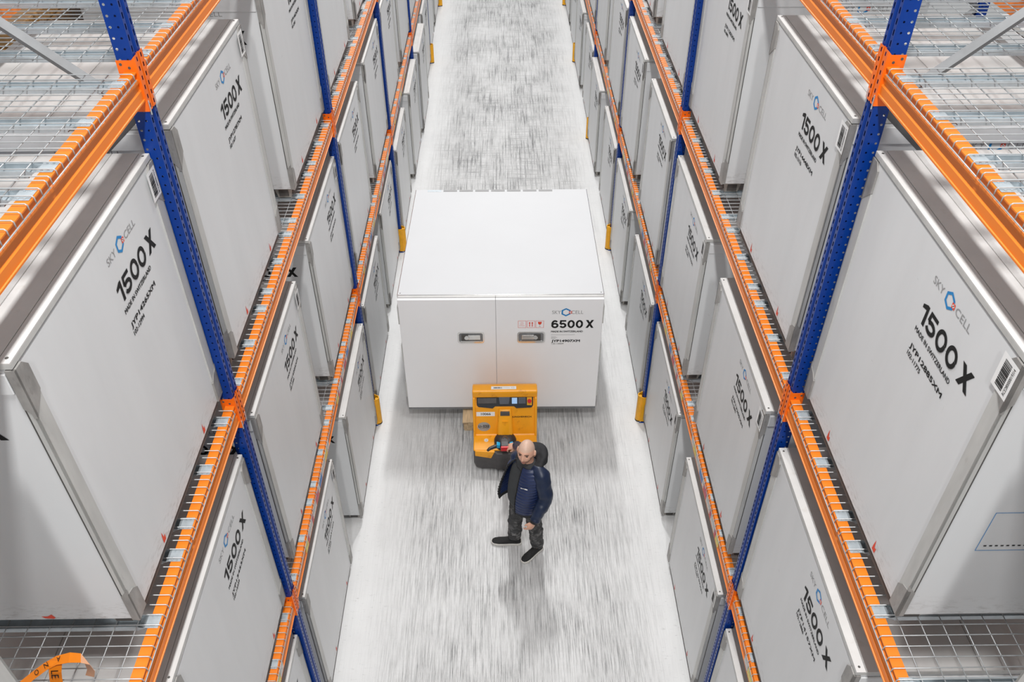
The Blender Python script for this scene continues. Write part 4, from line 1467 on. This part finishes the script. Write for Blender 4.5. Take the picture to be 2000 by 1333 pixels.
# --- trousers
tb = MB()
tb.ring([ellipse((0.212, 5.895, z), a, b_, Ld, Fd, 20) for z, a, b_ in ((0.78, 0.165, 0.125), (0.86, 0.182, 0.14), (0.95, 0.175, 0.135), (1.0, 0.165, 0.13))])
for hi, kn, an, fd in ((HIR, KNR, ANR, Vector((-1, 0.03, 0))), (HIL, KNL, ANL, Vector((-0.73, -0.685, 0)))):
    pts = [hi + Vector((0, 0, 0.04)), hi * 0.6 + kn * 0.4, kn, kn * 0.5 + an * 0.5, an + Vector((0, 0, 0.07)), an + Vector((0, 0, 0.015))]
    tb.tube(pts, [0.105, 0.092, 0.076, 0.072, 0.074, 0.068], 18)
tme = remesh(tb.mesh('trousers', [JEAN]), 0.011, True, 3)
for v in tme.vertices:
    n_ = noise.noise(Vector((v.co.x * 16, v.co.y * 16, v.co.z * 24)))
    w2 = 1.0 if v.co.z < 0.35 or 0.42 < v.co.z < 0.62 else 0.6
    fold = math.sin(v.co.z * 95 + 6 * noise.noise(v.co * 7)) * (0.004 if v.co.z < 0.30 else 0.0012)
    d = Vector((v.co.x, v.co.y, 0)) - Vector((0.22, 5.9, 0))
    v.co += v.normal * (n_ * 0.015 * w2 + 0.006 * noise.noise(v.co * 42) + fold * abs(n_) * 2)
wput('trousers', smoothed(tme))

# --- shoes
for heel, toe in ((Vector((0.176, 5.994, 0)), Vector((-0.163, 6.006, 0))), (Vector((0.408, 5.934, 0)), Vector((0.180, 5.720, 0)))):
    d = (toe - heel).normalized()
    q = Vector((-d.y, d.x, 0))
    Ln = (toe - heel).length
    sb = MB()
    rg = []
    for t, w_, h_ in ((0.01, 0.018, 0.055), (0.05, 0.034, 0.090), (0.14, 0.040, 0.112), (0.30, 0.040, 0.118), (0.42, 0.042, 0.100), (0.58, 0.047, 0.078), (0.76, 0.049, 0.064), (0.90, 0.042, 0.054), (0.97, 0.028, 0.044), (0.995, 0.010, 0.036)):
        c = heel + d * Ln * t
        rg.append([c + q * w_ * math.cos(a) + Vector((0, 0, 0.032 + (h_ - 0.032) * max(0.0, math.sin(a)) ** 0.7)) if math.sin(a) > 0 else c + q * w_ * math.cos(a) + Vector((0, 0, 0.030)) for a in [2 * PI * k / 18 for k in range(18)]])
    sb.ring(rg)
    sho = wput('shoe', sb.mesh('shoe', [SUEDE], smooth=True))
    so = MB()
    out = []
    for t, w_ in ((-0.02, 0.022), (0.02, 0.037), (0.12, 0.047), (0.30, 0.046), (0.48, 0.048), (0.66, 0.055), (0.82, 0.055), (0.94, 0.042), (1.0, 0.024), (1.02, 0.006)):
        out.append((t, w_))
    loop = [heel + d * Ln * t + q * w_ for t, w_ in out] + [heel + d * Ln * t - q * w_ for t, w_ in reversed(out)]
    n = len(loop)
    so.add([(p_.x, p_.y, 0.003) for p_ in loop] + [(p_.x, p_.y, 0.036) for p_ in loop], [tuple(range(n))[::-1], tuple(range(n, 2 * n))] + [(i, (i + 1) % n, n + (i + 1) % n, n + i) for i in range(n)])
    sm2 = so.mesh('sole', [SOLE])
    for v in sm2.vertices:
        v.co -= PO
    put('sole', bevelled(sm2, 0.006, 2), sho)

# --- shirt seen in the open jacket
sh = MB()
sh.ring([ellipse((c_[0], c_[1], z), a, b_, Ld, Fd, 28, 2.3) for z, a, b_, c_ in ((0.86, 0.185, 0.150, (0.206, 5.888)), (0.95, 0.190, 0.160, (0.203, 5.884)), (1.10, 0.190, 0.164, (0.208, 5.888)), (1.25, 0.190, 0.150, (0.222, 5.900)), (1.38, 0.178, 0.125, (0.230, 5.906)), (1.46, 0.120, 0.095, (0.234, 5.910)), (1.52, 0.070, 0.068, (0.236, 5.910)))])
sme = evaluated(sh.mesh('shirt', [SHIRT]), lambda o: setattr(o.modifiers.new('s', 'SUBSURF'), 'levels', 2))
wput('shirt', smoothed(sme))

# --- jacket trunk: a quilted shell, open at the front, right front flaring out
prof_j = ((0.845, 0.208, 0.176, (0.203, 5.882)), (0.90, 0.212, 0.182, (0.201, 5.880)), (1.00, 0.214, 0.188, (0.202, 5.881)), (1.12, 0.214, 0.186, (0.208, 5.887)),
          (1.25, 0.216, 0.172, (0.221, 5.899)), (1.36, 0.212, 0.150, (0.229, 5.906)), (1.43, 0.178, 0.126, (0.233, 5.909)), (1.48, 0.125, 0.102, (0.236, 5.911)))


def prof_at(z):
    for (z0, a0, b0, c0), (z1, a1, b1, c1) in zip(prof_j, prof_j[1:]):
        if z <= z1:
            t = (z - z0) / (z1 - z0)
            return a0 + (a1 - a0) * t, b0 + (b1 - b0) * t, c0[0] + (c1[0] - c0[0]) * t, c0[1] + (c1[1] - c0[1]) * t
    return a1, b1, c1[0], c1[1]


NZ, NT = 110, 96
jb = MB()
vs, fs, mi_ = [], [], []
for i in range(NZ + 1):
    z = 0.845 + (1.48 - 0.845) * i / NZ
    a, b_, cx, cy = prof_at(z)
    for k in range(NT + 1):
        th = math.radians(10 + (300 - 10) * k / NT)
        e = 2.35
        ct, st_ = math.cos(th), math.sin(th)
        r_ = (abs(ct / b_) ** e + abs(st_ / a) ** e) ** (-1 / e)
        right = max(0.0, (math.degrees(th) - 235) / 63)
        low = max(0.0, min(1.0, (1.42 - z) / 0.45))
        r_ += 0.075 * right ** 1.5 * low
        sc_ = z + 0.022 * st_ + (0.05 * max(0, ct) if z > 1.22 else 0) * (z - 1.22) * 4
        ph = (sc_ / 0.040) % 1.0
        if z > 0.895:
            r_ += 0.0085 * (math.sin(PI * ph) ** 0.6) - 0.004
        r_ += 0.004 * noise.noise(Vector((th * 3, z * 14, 1.7)))
        vs.append(Vector((cx, cy, z)) + (Fd * ct + Ld * st_) * r_)
for i in range(NZ):
    for k in range(NT):
        q = i * (NT + 1) + k
        fs.append((q, q + 1, q + NT + 2, q + NT + 1))
        z = 0.845 + (1.48 - 0.845) * (i + 0.5) / NZ
        mi_.append(1 if z < 0.893 or k < 1 or k >= NT - 2 else 0)
jb.v, jb.f, jb.m = vs, fs, mi_
jme = evaluated(jb.mesh('jacket', [NAVY, BLK], fix=True), lambda o: (setattr(o.modifiers.new('t', 'SOLIDIFY'), 'thickness', 0.014)))
jk = wput('jacket', smoothed(jme))
# zip along the left front edge
zp = MB()
pts = []
for i in range(0, NZ + 1, 5):
    pts.append(vs[i * (NT + 1)] + Fd * 0.003)
zm = zp.tube(pts, 0.0035, 6).mesh('zip', [BLK])
for v in zm.vertices:
    v.co -= PO
put('zip', zm, jk)


def sleeve(pts, rad, name):
    P_ = [Vector(p_) for p_ in pts]
    sbb = MB()
    path, rs = [], []
    N = 46
    seg = [(P_[i + 1] - P_[i]).length for i in range(len(P_) - 1)]
    tot = sum(seg)
    for i in range(N + 1):
        s_ = tot * i / N
        j = 0
        while j < len(seg) - 1 and s_ > seg[j]:
            s_ -= seg[j]
            j += 1
        t = s_ / seg[j]
        # Catmull-Rom through the joints
        p0, p1, p2, p3 = P_[max(j - 1, 0)], P_[j], P_[j + 1], P_[min(j + 2, len(P_) - 1)]
        pt = 0.5 * ((2 * p1) + (p2 - p0) * t + (2 * p0 - 5 * p1 + 4 * p2 - p3) * t * t + (3 * p1 - p0 - 3 * p2 + p3) * t ** 3)
        path.append(pt)
        u_ = i / N
        r_ = rad[j] + (rad[j + 1] - rad[j]) * t
        if u_ > 0.55:
            r_ += 0.0045 * math.sin(u_ * 52) * (0.6 + 0.6 * noise.noise(Vector((u_ * 9, 1.3, 0))))
        else:
            r_ += 0.0015 * math.sin(u_ * 40)
        rs.append(r_)
    me = sbb.tube(path, rs, 24).mesh(name, [NAVY2], smooth=True)
    for v in me.vertices:
        v.co += v.normal * (0.009 * noise.noise(v.co * 11) + 0.004 * noise.noise(v.co * 27))
    return me


dl = (WRL - ELL).normalized()
dr = (WRR - ELR).normalized()
for pts, rad, wr, d in (((Vector((0.275, 5.865, 1.415)), SHL + Vector((0.004, 0.0, -0.012)), (SHL + ELL) / 2 + Vector((0.012, 0, 0)), ELL + Vector((0.006, 0.004, 0)), (ELL + WRL) / 2, WRL - dl * 0.03), (0.075, 0.088, 0.080, 0.073, 0.066, 0.054), WRL, dl),
                        ((Vector((0.195, 5.955, 1.415)), SHR + Vector((0, 0, -0.012)), (SHR + ELR) / 2, ELR, (ELR + WRR) / 2, WRR - dr * 0.03), (0.070, 0.078, 0.070, 0.064, 0.058, 0.050), WRR, dr)):
    sl = wput('sleeve', sleeve(pts, rad, 'sleeve'), PX)
    cm = MB().tube([wr - d * 0.045, wr - d * 0.02, wr + d * 0.004], [0.050, 0.045, 0.039], 18).mesh('cuff', [BLK], smooth=True)
    for v in cm.vertices:
        v.co -= PO
    put('cuff', cm, sl)

# --- hood lying round the neck
hb = MB()
vs, fs = [], []
NA, NB = 56, 18
for i in range(NA):
    a = 2 * PI * i / NA            # 0 = front
    bk = (1 - math.cos(a)) / 2
    ringr = 0.098 + 0.040 * bk
    c = Vector((0.240, 5.918, 1.425 + 0.10 * bk)) + (Fd * math.cos(a) + Ld * math.sin(a)) * ringr - Fd * 0.022 * bk
    tr_ = 0.026 + 0.044 * bk
    out_ = Fd * math.cos(a) + Ld * math.sin(a)
    for k in range(NB):
        t = 2 * PI * k / NB
        rr_ = tr_ * (1 + 0.16 * math.sin(3 * t + 2 * math.sin(2 * a))) + 0.014 * noise.noise(Vector((a * 3, math.cos(t) * 2, math.sin(t) * 2)))
        vs.append(c + out_ * math.cos(t) * rr_ + Vector((0, 0, 1)) * math.sin(t) * rr_ * 0.78)
for i in range(NA):
    for k in range(NB):
        fs.append((i * NB + k, ((i + 1) % NA) * NB + k, ((i + 1) % NA) * NB + (k + 1) % NB, i * NB + (k + 1) % NB))
hb.add(vs, fs)
hm = evaluated(hb.mesh('hood', [BLK]), lambda o: setattr(o.modifiers.new('s', 'SUBSURF'), 'levels', 1))
wput('hood', smoothed(hm))
# small pale emblem on the left breast
p = Print()
p.rect(-0.030, 0.004, -0.004, 0.004, 3)
p.rect(0.004, 0.034, -0.010, 0.010, 3)
p.rect(-0.040, -0.026, -0.009, 0.007, 3)
a, b_, cx, cy = prof_at(1.285)
th0 = math.radians(36)
r_ = (abs(math.cos(th0) / b_) ** 2.35 + abs(math.sin(th0) / a) ** 2.35) ** (-1 / 2.35) + 0.011
nrm = (Fd * math.cos(th0) / b_ ** 2 + Ld * math.sin(th0) / a ** 2).normalized()
tan = Vector((0, 0, 1)).cross(nrm)
if tan.dot(Ld) < 0:
    tan = -tan
pos = Vector((cx, cy, 1.285)) + (Fd * math.cos(th0) + Ld * math.sin(th0)) * r_
em = p.mesh('breast_emblem', PM, lambda u, v, l: pos + tan * u + Vector((0, 0, 1)) * v + nrm * (0.002 + l) - PO)
put('breast_emblem', em, jk)
